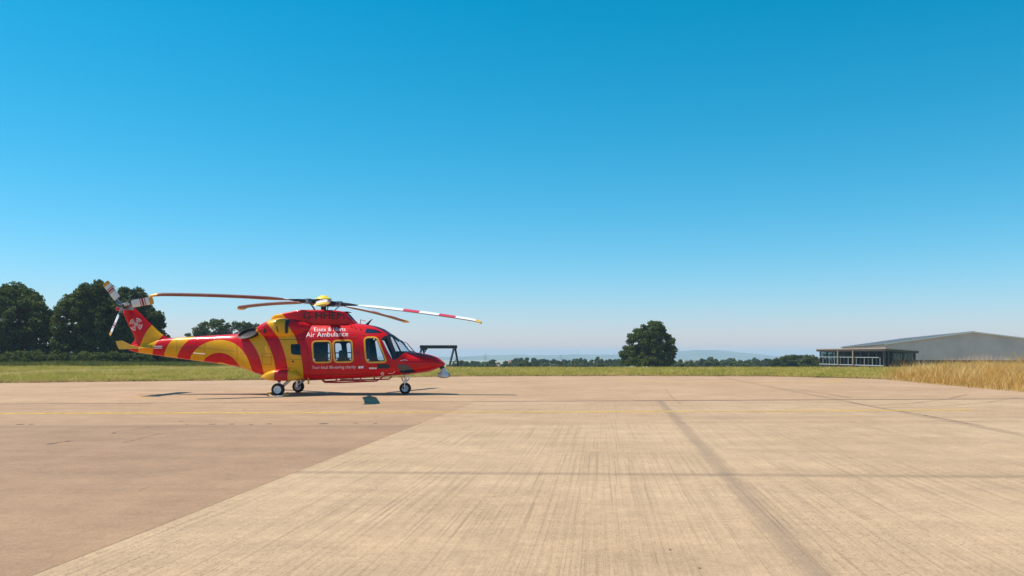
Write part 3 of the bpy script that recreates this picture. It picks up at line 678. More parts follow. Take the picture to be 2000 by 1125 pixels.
def shed():
    t = empty('hangar', (85.3, 180, 0)); e1 = Vector((0.294, 0.956, 0)); e2 = Vector((0.956, -0.294, 0))
    H, Wd, L, zb, ze, zr = 17.64, 35.28, 93.0, -5.0, 3.65, 6.22
    up = Vector((0, 0, 1))
    # ribbed gable wall: trapezoid ribs run up the sheet
    vs_, fs_ = [], []; s = 0.0; prof = []
    while s < Wd:
        for ds, off in ((0.0, 0.0), (0.55, 0.0), (0.62, -0.022), (0.83, -0.022), (0.90, 0.0)):
            if s + ds <= Wd: prof.append((s + ds, off))
        s += 0.90
    for s, off in prof:
        ztop = ze + (zr - ze) * (1 - abs(s - H) / H)
        for z in (0.02, ztop): vs_.append(e2 * s + e1 * off + up * z)
    fs_ = [(2 * i, 2 * i + 2, 2 * i + 3, 2 * i + 1) for i in range(len(prof) - 1)]
    mk('gable_wall', vs_, fs_, M['shedwall'], t)
    mk('side_wall', [up * zb, e1 * L + up * zb, e1 * L + up * ze, up * ze], [(0, 3, 2, 1)], M['shedwall'], t)
    mk('side_wall', [e2 * Wd + up * zb, e2 * Wd + e1 * L + up * zb, e2 * Wd + e1 * L + up * ze, e2 * Wd + up * ze], [(0, 1, 2, 3)], M['shedwall'], t)
    mk('back_wall', [e1 * L + up * zb, e1 * L + e2 * Wd + up * zb, e1 * L + e2 * Wd + up * ze, e1 * L + e2 * H + up * zr, e1 * L + up * ze], [(0, 4, 3, 2, 1)], M['shedwall'], t)
    mb = MB(); mb.bar(e2 * 0.05 + e1 * 0.15 + up * (zb / 2 + 0.01), e2 * (Wd - 0.05) + e1 * 0.15 + up * (zb / 2 + 0.01), 0.12, -zb + 0.02); mb.build('plinth', M['plinth'], t)
    # standing-seam roof slopes
    for sgn in (0, 1):
        a = e2 * (Wd * sgn + (0.35 if sgn else -0.35)) + up * (ze - 0.02); r = e2 * H + up * (zr + 0.05)
        mb = MB(); o = -e1 * 0.25; n_ = 62
        for i in range(n_):
            q0, q1 = o + e1 * (L + 0.5) * i / n_, o + e1 * (L + 0.5) * (i + 0.9) / n_; q2 = o + e1 * (L + 0.5) * (i + 1) / n_
            for (u0, u1, h) in ((q0, q1, 0.0), (q1, q2, 0.05)):
                c = [a + u0, a + u1, r + u1, r + u0]; tp = [v + up * (0.10 + h) for v in c]
                mb.add(c + tp, [(0, 3, 2, 1), (4, 5, 6, 7), (0, 1, 5, 4), (1, 2, 6, 5), (2, 3, 7, 6), (3, 0, 4, 7)])
        rf = mb.build('roof', M['shedroof'], t)
        v = MB(); v.bar(a - e1 * 0.32 + up * 0.0, r - e1 * 0.32 + up * 0.0, 0.12, 0.28); v.build('verge_trim', M['verge'], rf)
        g = MB(); g.bar(a - e1 * 0.2 + e2 * (0.1 if sgn else -0.1) - up * 0.08, a + e1 * (L + 0.2) + e2 * (0.1 if sgn else -0.1) - up * 0.08, 0.16, 0.16); g.build('gutter', M['post'], rf)
    mb = MB(); mb.bar(e2 * H - e1 * 0.3 + up * (zr + 0.2), e2 * H + e1 * (L + 0.3) + up * (zr + 0.2), 0.5, 0.12); mb.build('ridge_cap', M['shedroof'], t)
    return tag(t, 'long grey ribbed metal hangar with a low pitched roof', 'hangar')
shed()
def pavilion():
    A, B, C = Vector((66.1, 140, 0)), Vector((64.5, 165, 0)), Vector((76.6, 150, 0)); t = empty('pavilion', tuple(A))
    b, c = B - A, C - A; zb = -3.4; zfl = -0.72
    def Pt(u, v, z): return b * u + c * v + Vector((0, 0, z))
    def zr(v): return 2.28 - 0.35 * v
    ov = 0.045
    # roof slab with fascia
    for nm, z0, z1, g, mt in (('roof', 0.0, 0.12, 0.0, M['fascia']), ('soffit', -0.36, -0.002, 0.006, M['soffit'])):
        q = [(-ov + g, -ov * 1.4 + g), (1 + ov - g, -ov * 1.4 + g), (1 + ov - g, 1 + ov - g), (-ov + g, 1 + ov - g)]
        vs_ = [Pt(u, v, zr(v) + z) for z in (z0, z1 + (0.06 if nm == 'roof' else 0)) for u, v in q]
        mk(nm, vs_, [(0, 1, 2, 3), (7, 6, 5, 4), (0, 4, 5, 1), (1, 5, 6, 2), (2, 6, 7, 3), (3, 7, 4, 0)], mt, t)
    mb = MB(); mb.add([Pt(u, v, z) for z in (zb, zfl) for u, v in ((0, 0), (1, 0), (1, 1), (0, 1))], [(0, 1, 2, 3), (7, 6, 5, 4), (0, 4, 5, 1), (1, 5, 6, 2), (2, 6, 7, 3), (3, 7, 4, 0)]); mb.build('floor_slab', M['soffit'], t)
    def post(u, v, w, mat, zt=None):
        q = MB(); q.box(Pt(u, v, (zfl + (zt or zr(v) - 0.2)) / 2), (w, w, (zt or zr(v) - 0.2) - zfl)); q.build('post', mat, t)
    def pane(u0, v0, u1, v1, z0, z1a, z1b):
        a, b_ = Pt(u0, v0, 0), Pt(u1, v1, 0); dn = (b_ - a).cross(Vector((0, 0, 1))).normalized() * 0.012
        vs_ = [p + o + Vector((0, 0, z)) for o in (-dn, dn) for p, z in ((a, z0), (b_, z0), (b_, z1b), (a, z1a))]
        mk('pane', vs_, [(0, 1, 2, 3), (7, 6, 5, 4), (0, 4, 5, 1), (1, 5, 6, 2), (2, 6, 7, 3), (3, 7, 4, 0)], M['pglass'], t)
    # long left face: dark posts, pale half-height mullions, a rail
    us = [0.0, 0.10, 0.21, 0.33, 0.45, 0.58, 0.70, 0.78, 0.88, 1.0]
    for i, u in enumerate(us):
        post(u, 0.0, 0.30 if i % 2 == 0 else 0.22, M['post'])
    for i in range(len(us) - 1):
        pane(us[i] + 0.012, 0.006, us[i + 1] - 0.012, 0.006, zfl, zr(0) - 0.22, zr(0) - 0.22)
        q = MB(); um = (us[i] + us[i + 1]) / 2; q.box(Pt(um, -0.012, (zfl + 0.78) / 2), (0.10, 0.10, 0.78 - zfl)); q.build('mullion', M['palepost'], t)
    q = MB(); q.bar(Pt(0.06, -0.022, 0.80), Pt(1.0, -0.022, 0.80), 0.09, 0.10); q.build('rail', M['palepost'], t)
    q = MB(); q.bar(Pt(0.0, -0.022, zfl + 0.06), Pt(1.0, -0.022, zfl + 0.06), 0.12, 0.12); q.build('rail', M['palepost'], t)
    for u in (0.42, 0.66): post(u, -0.055, 0.22, M['fascia'], 2.1)
    for i, (u0, u1) in enumerate(((0.80, 0.87), (0.89, 0.99), (0.71, 0.77), (0.60, 0.69))):
        q = MB(); q.bar(Pt(u0, 0.07, 1.12), Pt(u1, 0.07, 1.12), 0.03, 0.62); q.build('blind', M['blind'], t)
    # right face
    vs2 = [0.0, 0.12, 0.26, 0.38, 0.50, 0.62, 0.74, 0.87, 1.0]
    for i, v in enumerate(vs2): post(0.0 if v else 0.001, v, 0.28 if i in (0, 1, 2, 5, 8) else 0.12, M['post']) if v else None
    for i in range(len(vs2) - 1):
        pane(0.004, vs2[i] + 0.012, 0.004, vs2[i + 1] - 0.012, zfl, zr(vs2[i]) - 0.22, zr(vs2[i + 1]) - 0.22)
    for u, v in ((1, 0.5), (1, 1), (0.5, 1)): post(u, v, 0.28, M['post'])
    q = MB(); q.bar(Pt(0.97, 0.45, 0.65), Pt(0.97, 1.0, 0.65), 0.25, 2.7); q.build('dark_end_panel', M['soffit'], t)  # added dark panel, blocks the bright view out through the back end
    # solid dark block added inside, stands in for the dim interior
    q = MB(); q.add([Pt(u, v, z) for z in (zfl + 0.01, 1.78) for u, v in ((0.26, 0.40), (0.66, 0.30), (0.66, 0.90), (0.26, 0.90))], [(0, 1, 2, 3), (7, 6, 5, 4), (0, 4, 5, 1), (1, 5, 6, 2), (2, 6, 7, 3), (3, 7, 4, 0)]); q.build('dark_core_block', M['soffit'], t)
    return tag(t, 'low glazed pavilion with a tan overhanging flat roof', 'pavilion')
pavilion()
def gantry():
    d = 88.0; t = empty('gantry_crane', (W(857, 700, d).x, d, -0.25)); o = Vector(t.location)
    def Q(px, py, dy=0.0): return W(px, py, d + dy) - o
    zt = Q(857, 677.5).z
    a, b_ = Q(820, 677.5), Q(893, 677.5)
    mb = MB()                                      # I-beam: two flanges and a web
    for zc, w, h in ((0.16, 0.26, 0.05), (0.0, 0.07, 0.27), (-0.16, 0.26, 0.05)):
        mb.bar(a + Vector((0, 0, zc)), b_ + Vector((0, 0, zc)), w, h)
    mb.build('beam', M['steelblue'], t)
    for sx, x0 in ((-1, a.x + 0.30), (1, b_.x - 0.28)):
        sp = 0.62
        for dx, dy in ((-0.62, -0.9), (0.40, 0.9)):
            mb = MB(); mb.bar((x0 + dx * 0.15, dy * 0.12, zt - 0.19), (x0 + dx, dy, 0.0), 0.17, 0.17); lg = mb.build('leg', M['steelblue'], t)
        mb = MB(); mb.bar((x0 - 0.42, -0.6, zt * 0.34), (x0 + 0.30, 0.62, zt * 0.34), 0.08, 0.08); mb.bar((x0 - 0.5, -0.75, 0.2), (x0 + 0.22, 0.45, zt * 0.5), 0.09, 0.09); mb.build('brace', M['steelblue'], t)
        mb = MB(); mb.box((x0, 0, zt - 0.1), (0.34, 0.4, 0.14)); mb.build('bracket', M['steelblue'], t)
    mb = MB(); mb.box((a.x + 0.62, 0, zt - 0.24), (0.42, 0.34, 0.20)); mb.tube([(a.x + 0.62, 0, zt - 0.34), (a.x + 0.62, 0, zt - 0.55)], 0.07, 8); mb.build('hoist', M['steelblue'], t)
    return tag(t, 'dark steel A-frame gantry crane behind the helicopter nose', 'crane')
gantry()
def road_sign():
    d = 210.0; o = Vector((W(973.5, 700, d).x, d, float(terrain_z(0, d)))); t = empty('road_sign', tuple(o)); c = W(973.5, 713.5, d) - o
    mb = MB(); mb.tube([(0, 0.08, -0.2), (0, 0.08, c.z + 0.3)], 0.06, 8); mb.build('post', M['steel'], t)
    mb = MB(); mb.lathe([(0.02, -0.03), (0.52, -0.03), (0.52, 0.03), (0.02, 0.03)], c, 'Y', 24); mb.build('red_disc', M['red'], t)
    mb = MB(); mb.lathe([(0.01, -0.045), (0.33, -0.045), (0.33, -0.035), (0.01, -0.035)], c, 'Y', 24); mb.build('white_face', M['white'], t)
    return tag(t, 'small round red and white sign before the far trees', 'sign')
road_sign()
M['render'] = simple('white_render', (0.72, 0.70, 0.66), 0.8, var=0.06, scale=0.5)
M['tile'] = simple('clay_roof', (0.20, 0.10, 0.075), 0.85, var=0.2, scale=1)
M['slate'] = simple('brown_slate', (0.16, 0.13, 0.12), 0.8, var=0.2, scale=1)
def house(px, top, eave, hw, d, wall, roof, label, name='house', dep=7):
    zb = float(terrain_z(0, d)); o = Vector((W(px, 700, d).x, d, zb)); t = empty(name, tuple(o)); k = d / F; w = hw * k
    ze, zt = W(px, eave, d).z - zb, W(px, top, d).z - zb
    mb = MB(); mb.box((0, dep / 2, ze / 2), (2 * w, dep, ze)); wl_ = mb.build('wall', wall, t)
    mb = MB(); e = 0.4
    mb.add([(-w - e, -e, ze + .003), (w + e, -e, ze + .003), (w + e, dep + e, ze + .003), (-w - e, dep + e, ze + .003), (-w - e, dep / 2, zt), (w + e, dep / 2, zt)], [(0, 1, 5, 4), (2, 3, 4, 5), (1, 2, 5), (3, 0, 4), (0, 3, 2, 1)])
    mb.build('roof', roof, t)
    for sx in (-0.45, 0.45):
        f = MB(); f.box((sx * w, -0.03, ze - 1.3), (1.2, 0.10, 1.2)); f.build('window', M['tint'], t)
    return tag(t, label, 'house')
house(1208, 703.5, 708.5, 11, 430, M['render'], M['tile'], 'white rendered house with a clay roof beside the lone tree')
house(1355, 703.5, 708.5, 13, 430, M['slate'], M['slate'], 'brown roofed house among trees below the right-hand hill')
house(1001, 704, 708, 7, 420, M['render'], M['tile'], 'small pink roofed house half hidden in the left tree line')
def white_shed():
    d = 225; zb = float(terrain_z(0, d)); t = empty('white_shed', (W(1079, 700, d).x, d, zb)); o = Vector(t.location); h = W(1079, 711.5, d).z - zb
    mb = MB(); mb.box((0, 1.5, h / 2), (1.2, 3, h)); mb.build('wall', M['slate'], t)
    mb = MB(); mb.add([(-0.75, -0.2, h + .15), (0.85, -0.2, h - .28), (0.85, 3.2, h - .28), (-0.75, 3.2, h + .15), (-0.75, -0.2, h + .22), (0.85, -0.2, h - .2), (0.85, 3.2, h - .2), (-0.75, 3.2, h + .22)], [(0, 3, 2, 1), (4, 5, 6, 7), (0, 1, 5, 4), (1, 2, 6, 5), (2, 3, 7, 6), (3, 0, 4, 7)]); mb.build('roof', M['white'], t)
    return tag(t, 'small shed with a bright white sloping roof in the tree line', 'shed')
white_shed()
def pylon(px, top, d, label):
    zb = float(terrain_z(0, d)); t = empty('pylon', (W(px, 700, d).x, d, zb)); h = W(px, top, d).z - zb
    w = 3.0
    for sx in (-1, 1):
        for sy in (-1, 1):
            mb = MB(); mb.bar((sx * w, sy * w, 0), (sx * 0.4, sy * 0.4, h), 0.30); mb.build('leg', M['steel'], t)
    mb = MB()
    for i in range(7):
        f0, f1 = i / 7, (i + 1) / 7; a0, a1 = w + (0.4 - w) * f0, w + (0.4 - w) * f1
        for sy in (-1, 1):
            mb.bar((-a0, sy * a0, h * f0), (a1, sy * a1, h * f1), 0.2); mb.bar((a0, sy * a0, h * f0), (-a1, sy * a1, h * f1), 0.2)
    mb.build('lattice', M['steel'], t)
    for f, L in ((0.68, 5), (0.80, 6.5), (0.92, 4.5)):
        mb = MB(); mb.bar((-L, 0, h * f), (L, 0, h * f), 0.35); mb.build('cross_arm', M['steel'], t)
    return tag(t, label, 'pylon')
pylon(948, 692, 1500, 'distant lattice pylon left of the road sign')
pylon(1095, 693, 1700, 'distant lattice pylon behind the middle of the tree line')

# ================================================================== HELICOPTER
HX, HD = -7.17, 30.0
heli = empty('helicopter', (HX, HD, 0))
tag(heli, 'red and yellow air ambulance helicopter parked on the apron', 'helicopter')
def hl(px, py, y=0.0):
    w = W(px, py, HD + y); return Vector((w.x - HX, y, w.z))
def pchip(xk, yk, x):
    xk, yk = np.asarray(xk, float), np.asarray(yk, float); h = np.diff(xk); dl = np.diff(yk) / h; m_ = np.zeros(len(xk))
    m_[0], m_[-1] = dl[0], dl[-1]
    for i in range(1, len(xk) - 1):
        if dl[i - 1] * dl[i] > 0:
            w1, w2 = 2 * h[i] + h[i - 1], h[i] + 2 * h[i - 1]; m_[i] = (w1 + w2) / (w1 / dl[i - 1] + w2 / dl[i])
    x = np.clip(x, xk[0], xk[-1]); i = np.clip(np.searchsorted(xk, x) - 1, 0, len(xk) - 2); t = (x - xk[i]) / h[i]
    return (2 * t**3 - 3 * t**2 + 1) * yk[i] + (t**3 - 2 * t**2 + t) * h[i] * m_[i] + (-2 * t**3 + 3 * t**2) * yk[i + 1] + (t**3 - t**2) * h[i] * m_[i + 1]
class Loft:
    """stations: px, top row, bottom row, half width, row of the widest line, exponent above, exponent below"""
    def __init__(s, st, y0=0.0, ytop=0.0, ybot=-0.7):
        st = sorted(st); s.y0 = y0; A = []
        for px, tp, bt, w, mid, nt, nb in st:
            A.append((hl(px, 690, y0).x, hl(px, tp, y0 + ytop).z, hl(px, bt, y0 + ybot).z, w, hl(px, mid, y0 - 0.6 * w).z, nt, nb))
        s.k = np.array(A)
    def at(s, x, o=0.0):
        c = [pchip(s.k[:, 0], s.k[:, i], x) for i in range(1, 7)]
        zt, zb, w, zc, nt, nb = c
        return zt + o, zb - o, np.maximum(w + o, 1e-3), zc, nt, nb
    def ring(s, x, o, N):
        zt, zb, w, zc, nt, nb = s.at(np.array([x]), o); a = np.linspace(0, 2 * np.pi, N, endpoint=False) + 1e-3
        cs, sn = np.cos(a), np.sin(a); n_ = np.where(sn >= 0, nt, nb); Hh = np.where(sn >= 0, zt - zc, zc - zb)
        yy = w * np.sign(cs) * np.abs(cs) ** (2 / n_); zz = zc + Hh * np.sign(sn) * np.abs(sn) ** (2 / n_)
        return [(x, s.y0 + yy[i], zz[i]) for i in range(N)]
    def surf(s, x, z, o=0.0):
        zt, zb, w, zc, nt, nb = [float(v[0]) for v in s.at(np.array([x]), o)]
        u, n_ = ((z - zc) / max(zt - zc, 1e-4), nt) if z >= zc else ((zc - z) / max(zc - zb, 1e-4), nb)
        u = min(max(u, 0), 0.999); return w * (1 - u ** n_) ** (1 / n_)
    def S(s, px, py, o=0.0):
        """point of the near side seen at this pixel"""
        y = s.y0 - 0.8 * s.k[:, 3].max()
        for _ in range(14):
            q = hl(px, py, y); y = 0.4 * y + 0.6 * (s.y0 - s.surf(q.x, q.z, o))
        q = hl(px, py, y); return Vector((q.x, s.y0 - s.surf(q.x, q.z, o), q.z))
    def solid(s, o=0.0, x0=None, x1=None, N=72, step=0.07, mi=0):
        a = s.k[0, 0] if x0 is None else x0; b = s.k[-1, 0] if x1 is None else x1
        xs = np.linspace(a, b, max(6, int((b - a) / step)))
        xs = np.unique(np.concatenate([xs, [k for k in s.k[:, 0] if a < k < b]]))
        keep = [xs[0]]
        for v in xs[1:]:
            if v - keep[-1] > 0.012: keep.append(v)
        V = []; Fc = []
        for x in keep: V += s.ring(x, o, N)
        n_ = len(keep)
        for i in range(n_ - 1):
            for k in range(N): Fc.append((i * N + k, (i + 1) * N + k, (i + 1) * N + (k + 1) % N, i * N + (k + 1) % N))
        Fc.append(tuple(range(N))); Fc.append(tuple((n_ - 1) * N + k for k in range(N))[::-1])
        return V, Fc
    def shell(s, oo, oi, x0, x1, N=72, step=0.07):
        xs = np.linspace(x0, x1, int((x1 - x0) / step)); V = []; Fc = []; n_ = len(xs)
        for o in (oo, oi):
            for x in xs: V += s.ring(x, o, N)
        B = n_ * N
        for i in range(n_ - 1):
            for k in range(N):
                k2 = (k + 1) % N; Fc.append((i * N + k, (i + 1) * N + k, (i + 1) * N + k2, i * N + k2)); Fc.append((B + i * N + k, B + i * N + k2, B + (i + 1) * N + k2, B + (i + 1) * N + k))
        for k in range(N):
            k2 = (k + 1) % N; e = (n_ - 1) * N; Fc.append((k, k2, B + k2, B + k)); Fc.append((e + k, B + e + k, B + e + k2, e + k2))
        return V, Fc
def tmp(V, Fc, mi=0, mats=()):
    me = bpy.data.meshes.new('tmp'); me.from_pydata([tuple(v) for v in V], [], Fc)
    for m_ in mats: me.materials.append(m_)
    bm = bmesh.new(); bm.from_mesh(me); bmesh.ops.recalc_face_normals(bm, faces=bm.faces); bm.to_mesh(me); bm.free()
    me.polygons.foreach_set('material_index', [mi] * len(me.polygons)); me.update()
    return link(bpy.data.objects.new('tmp', me))
def boolean(a, ops):
    """a: temporary object; ops: list of (mode, temporary object) -> new mesh; all temporaries removed"""
    for mode, o in ops:
        md = a.modifiers.new('b', 'BOOLEAN'); md.operation = mode; md.solver = 'EXACT'; md.object = o
    bpy.context.view_layer.update()
    dg = bpy.context.evaluated_depsgraph_get(); me = bpy.data.meshes.new_from_object(a.evaluated_get(dg))
    for o in [o for _, o in ops] + [a]:
        dm = o.data; bpy.data.objects.remove(o); bpy.data.meshes.remove(dm)
    return me
def finish(name, me, parent, mats=None, sharp=32):
    if mats is not None:
        me.materials.clear()
        for m_ in mats: me.materials.append(m_)
    me.polygons.foreach_set('use_smooth', [True] * len(me.polygons)); me.update(); me.set_sharp_from_angle(angle=R(sharp)); me.name = name
    return link(bpy.data.objects.new(name, me), parent)
def prism(poly, y0, y1, mi=0, mats=()):
    n_ = len(poly); V = [(p[0], y, p[1]) for y in (y0, y1) for p in poly]
    Fc = [tuple(range(n_)), tuple(range(n_, 2 * n_))[::-1]] + [(i, (i + 1) % n_, n_ + (i + 1) % n_, n_ + i) for i in range(n_)]
    return tmp(V, Fc, mi, mats)
def ring_prism(outer, inner, y0, y1):
    n_ = len(outer); V = [(p[0], y, p[1]) for y in (y0, y1) for pl in (outer, inner) for p in pl]; Fc = []
    for i in range(n_):
        j = (i + 1) % n_; a, b_, c, d_ = 0, n_, 2 * n_, 3 * n_
        Fc += [(a + i, a + j, b_ + j, b_ + i), (c + i, d_ + i, d_ + j, c + j), (a + i, c + i, c + j, a + j), (b_ + i, b_ + j, d_ + j, d_ + i)]
    return tmp(V, Fc)
def rounded(pts, r, n_=5):
    """round the corners of a 2-D polygon"""
    out = []
    P = [Vector(p) for p in pts]
    for i, p in enumerate(P):
        a, b_ = P[i - 1] - p, P[(i + 1) % len(P)] - p; ra = min(r, a.length * 0.45); rb = min(r, b_.length * 0.45)
        p0, p1 = p + a.normalized() * ra, p + b_.normalized() * rb
        for k in range(n_ + 1):
            t = k / n_; out.append(p0 * (1 - t) ** 2 + p * 2 * t * (1 - t) + p1 * t * t)
    return [(v.x, v.y) for v in out]

body = Loft([
    (869.5, 710.0, 713.0, 0.03, 711.5, 2.0, 2.0), (864, 704.5, 716.0, 0.20, 711.5, 2.0, 2.0), (855, 698.0, 720.5, 0.36, 711, 2.05, 2.1), (840, 692.8, 726.5, 0.54, 711, 2.1, 2.3), (820, 689.0, 729.8, 0.70, 711, 2.2, 2.6),
    (806, 686.6, 731.5, 0.79, 711, 2.2, 2.9), (799, 684.2, 732.3, 0.83, 711, 2.2, 3.0), (795, 679.0, 732.6, 0.855, 710, 2.2, 3.1), (787, 669.3, 733.3, 0.90, 709, 2.25, 3.3), (775, 659.6, 734.2, 0.95, 708, 2.3, 3.6), (764, 651.7, 735, 0.985, 707, 2.35, 4.0),
    (751, 643.0, 736, 1.015, 706, 2.4, 4.4), (736, 637.5, 737, 1.04, 706, 2.45, 4.8), (720, 634.4, 738, 1.05, 706, 2.5, 5), (704, 632.2, 739, 1.055, 706, 2.55, 5), (680, 630.2, 740, 1.06, 706, 2.6, 5), (640, 629.0, 742, 1.06, 706, 2.6, 5),
    (606, 629.0, 743.5, 1.06, 706, 2.6, 5), (580, 630, 743.5, 1.05, 706, 2.6, 4.6), (560, 631, 742.5, 1.02, 705, 2.6, 4.2), (540, 632.5, 740, 0.97, 704, 2.6, 3.8), (520, 635.5, 734.5, 0.89, 702, 2.6, 3.4), (505, 639, 730, 0.81, 700, 2.5, 3.2),
    (490, 644, 725, 0.70, 697, 2.5, 3.0), (475, 649, 719.8, 0.59, 693, 2.5, 2.8), (460, 652.3, 716, 0.50, 690, 2.5, 2.8), (430, 654.3, 711.2, 0.42, 686, 2.5, 2.8), (400, 656.2, 707, 0.36, 683, 2.5, 2.8), (365, 658.3, 702.3, 0.30, 681, 2.5, 2.8),
    (334, 660.3, 698.3, 0.25, 680, 2.5, 2.8), (312, 663, 695, 0.21, 680, 2.4, 2.7), (290, 667, 691.7, 0.17, 680, 2.3, 2.6), (268, 671.5, 688.3, 0.125, 680, 2.2, 2.4), (252, 675.5, 684, 0.06, 680, 2, 2)], ybot=-0.55)
def SP(px, py): v = body.S(px, py); return (v.x, v.z)
def CP(px, py): v = hl(px, py, 0.0); return (v.x, v.z)
# --- window outlines (x, z) on the near side
w1_in = rounded([SP(611.4, 668), SP(645, 667.4), SP(646.6, 706), SP(614, 706.6)], 0.12)
w1_out = rounded([SP(608, 665), SP(647.4, 664.3), SP(649.4, 709), SP(611.4, 709.8)], 0.18)
w2_in = rounded([SP(652.2, 666.8), SP(686.4, 666), SP(688.2, 705.2), SP(655, 706)], 0.12)
w2_out = rounded([SP(648.6, 663.8), SP(689, 662.8), SP(691.4, 708.4), SP(651.6, 709.2)], 0.18)
wd_in = rounded([SP(713, 660.5), SP(735.5, 660), SP(752.4, 703), SP(750, 705.6), SP(717.2, 706.4)], 0.12)
wd_out = rounded([SP(710, 657.2), SP(738.0, 656.6), SP(756.0, 704), SP(752.5, 709), SP(714.2, 709.8)], 0.19)
wr_in = rounded([SP(567.5, 672), SP(586.2, 672), SP(588, 694), SP(569, 692)], 0.07)
ws_poly = [SP(745, 661.5), SP(748, 658.5), SP(757, 655.2), CP(769, 649), CP(808, 676), CP(806, 685.2), SP(795, 686.6), SP(786.7, 690.8), SP(779, 698), SP(771.5, 703), SP(766, 702), SP(755, 683)]
XC0, XC1 = hl(562, 690).x, hl(801, 690).x           # hollow part of the body
IM = [M['livery'], M['interior']]
Vb, Fb = body.solid(0.0, N=80, step=0.075)
a = tmp(Vb, Fb, 0, IM)
Vi, Fi = body.solid(-0.055, hl(566, 690).x, hl(796, 690).x, N=64, step=0.09)
ops = [('DIFFERENCE', tmp(Vi, Fi, 1, IM))]
for pl in (w1_in, w2_in, wd_in, wr_in, ws_poly): ops.append(('DIFFERENCE', prism(pl, -2, 2, 1, IM)))
fus = finish('fuselage', boolean(a, ops), heli)
def shell_cut(oo, oi, pieces, px0=555, px1=812, N=72):
    V, Fc = body.shell(oo, oi, hl(px0, 690).x, hl(px1, 690).x, N, 0.06); a_ = tmp(V, Fc)
    return boolean(a_, [('INTERSECT', pieces)])
for side, (y0, y1) in (('near', (-2, -0.15)), ('far', (0.15, 2))):
    for nm, pin, pout, frame in (('cabin_window', w1_in, w1_out, True), ('cabin_window', w2_in, w2_out, True), ('door_window', wd_in, wd_out, True), ('rear_window', wr_in, None, False)):
        pane = finish(nm, shell_cut(-0.012, -0.024, prism(pin, y0, y1), 560, 770), heli, [M['glass']])
        if frame: finish('frame', shell_cut(0.014, -0.02, ring_prism(pout, pin, y0, y1), 590, 770), pane, [M['frame_yellow']])
        # black rubber gasket just inside the frame
        cx_, cz_ = sum(p[0] for p in pin) / len(pin), sum(p[1] for p in pin) / len(pin)
        ins = [(cx_ + (p[0] - cx_) * 0.90, cz_ + (p[1] - cz_) * 0.92) for p in pin]
        finish('gasket', shell_cut(0.004 if frame else 0.006, -0.03, ring_prism([(cx_ + (p[0] - cx_) * 0.995, cz_ + (p[1] - cz_) * 0.995) for p in pin], ins, y0, y1), 555, 770), pane, [M['black']])
wsh = finish('windshield', shell_cut(-0.008, -0.020, prism(ws_poly, -2, 2), 735, 812), heli, [M['glass']])
pil = [SP(754.5, 657.2), SP(761, 654.6), SP(774.0, 689), SP(773.0, 700.5), SP(769, 702), SP(767.5, 692)]
for y0, y1 in ((-2, -0.2), (0.2, 2)):
    if y0 > 0: pil = [SP(757, 656.4), SP(760.5, 654.8), SP(772, 688), SP(771, 701), SP(769, 702), SP(769, 690)]
    finish('pillar', shell_cut(0.010, -0.05, prism(pil, y0, y1), 735, 812), wsh, [M['black']])
    if y0 > 0: continue
    hd = [SP(744.4, 661.8), SP(748, 657.8), SP(757, 654.4), SP(766, 653.2), SP(781, 665), SP(778.5, 667.5), SP(764, 657.5), SP(757, 659.2), SP(750, 662.2)]
    finish('header', shell_cut(0.008, -0.05, prism(hd, y0, y1), 735, 812), wsh, [M['black']])
finish('centre_post', shell_cut(0.012, -0.05, prism([CP(767, 640), CP(815, 672), CP(812, 690), CP(790, 690), CP(767, 665)], -0.045, 0.045), 735, 812), wsh, [M['seam']])

# --- flat marks laid on a curved side
def map2d(loft, name, verts, faces, mat, parent, off=0.006, maxlen=None):
    bm = bmesh.new(); vv = [bm.verts.new((v[0], v[1], 0)) for v in verts]
    for f in faces:
        try: bm.faces.new([vv[i] for i in f])
        except ValueError: pass
    if maxlen:
        bmesh.ops.triangulate(bm, faces=bm.faces)
        for _ in range(4):
            es = [e for e in bm.edges if e.calc_length() > maxlen]
            if not es: break
            bmesh.ops.subdivide_edges(bm, edges=es, cuts=1); bmesh.ops.triangulate(bm, faces=[f for f in bm.faces if len(f.verts) > 3])
    for v in bm.verts:
        q = loft.S(v.co.x, v.co.y); q.y -= off; v.co = q
    bmesh.ops.recalc_face_normals(bm, faces=bm.faces)
    me = bpy.data.meshes.new(name); bm.to_mesh(me); bm.free(); me.materials.append(mat)
    # faces look outwards
    if len(me.polygons) and sum(p.normal.y for p in me.polygons) > 0: me.flip_normals()
    return link(bpy.data.objects.new(name, me), parent)
def patch(loft, name, poly, mat, parent, off=0.006, maxlen=5):
    return map2d(loft, name, poly, [tuple(range(len(poly)))], mat, parent, off, maxlen)
def stroke(loft, name, pts, w, mat, parent, off=0.005, seg=3.0):
    P = [Vector(p) for p in pts]; Q = []
    for i in range(len(P) - 1):
        k = max(1, int((P[i + 1] - P[i]).length / seg)); Q += [P[i].lerp(P[i + 1], j / k) for j in range(k)]
    Q.append(P[-1]); V = []; Fc = []
    for i, p_ in enumerate(Q):
        t = (Q[min(i + 1, len(Q) - 1)] - Q[max(0, i - 1)]).normalized(); s_ = Vector((-t.y, t.x)) * w / 2
        V += [p_ + s_, p_ - s_]
        if i: Fc.append((2 * i - 2, 2 * i - 1, 2 * i + 1, 2 * i))
    return map2d(loft, name, V, Fc, mat, parent, off)
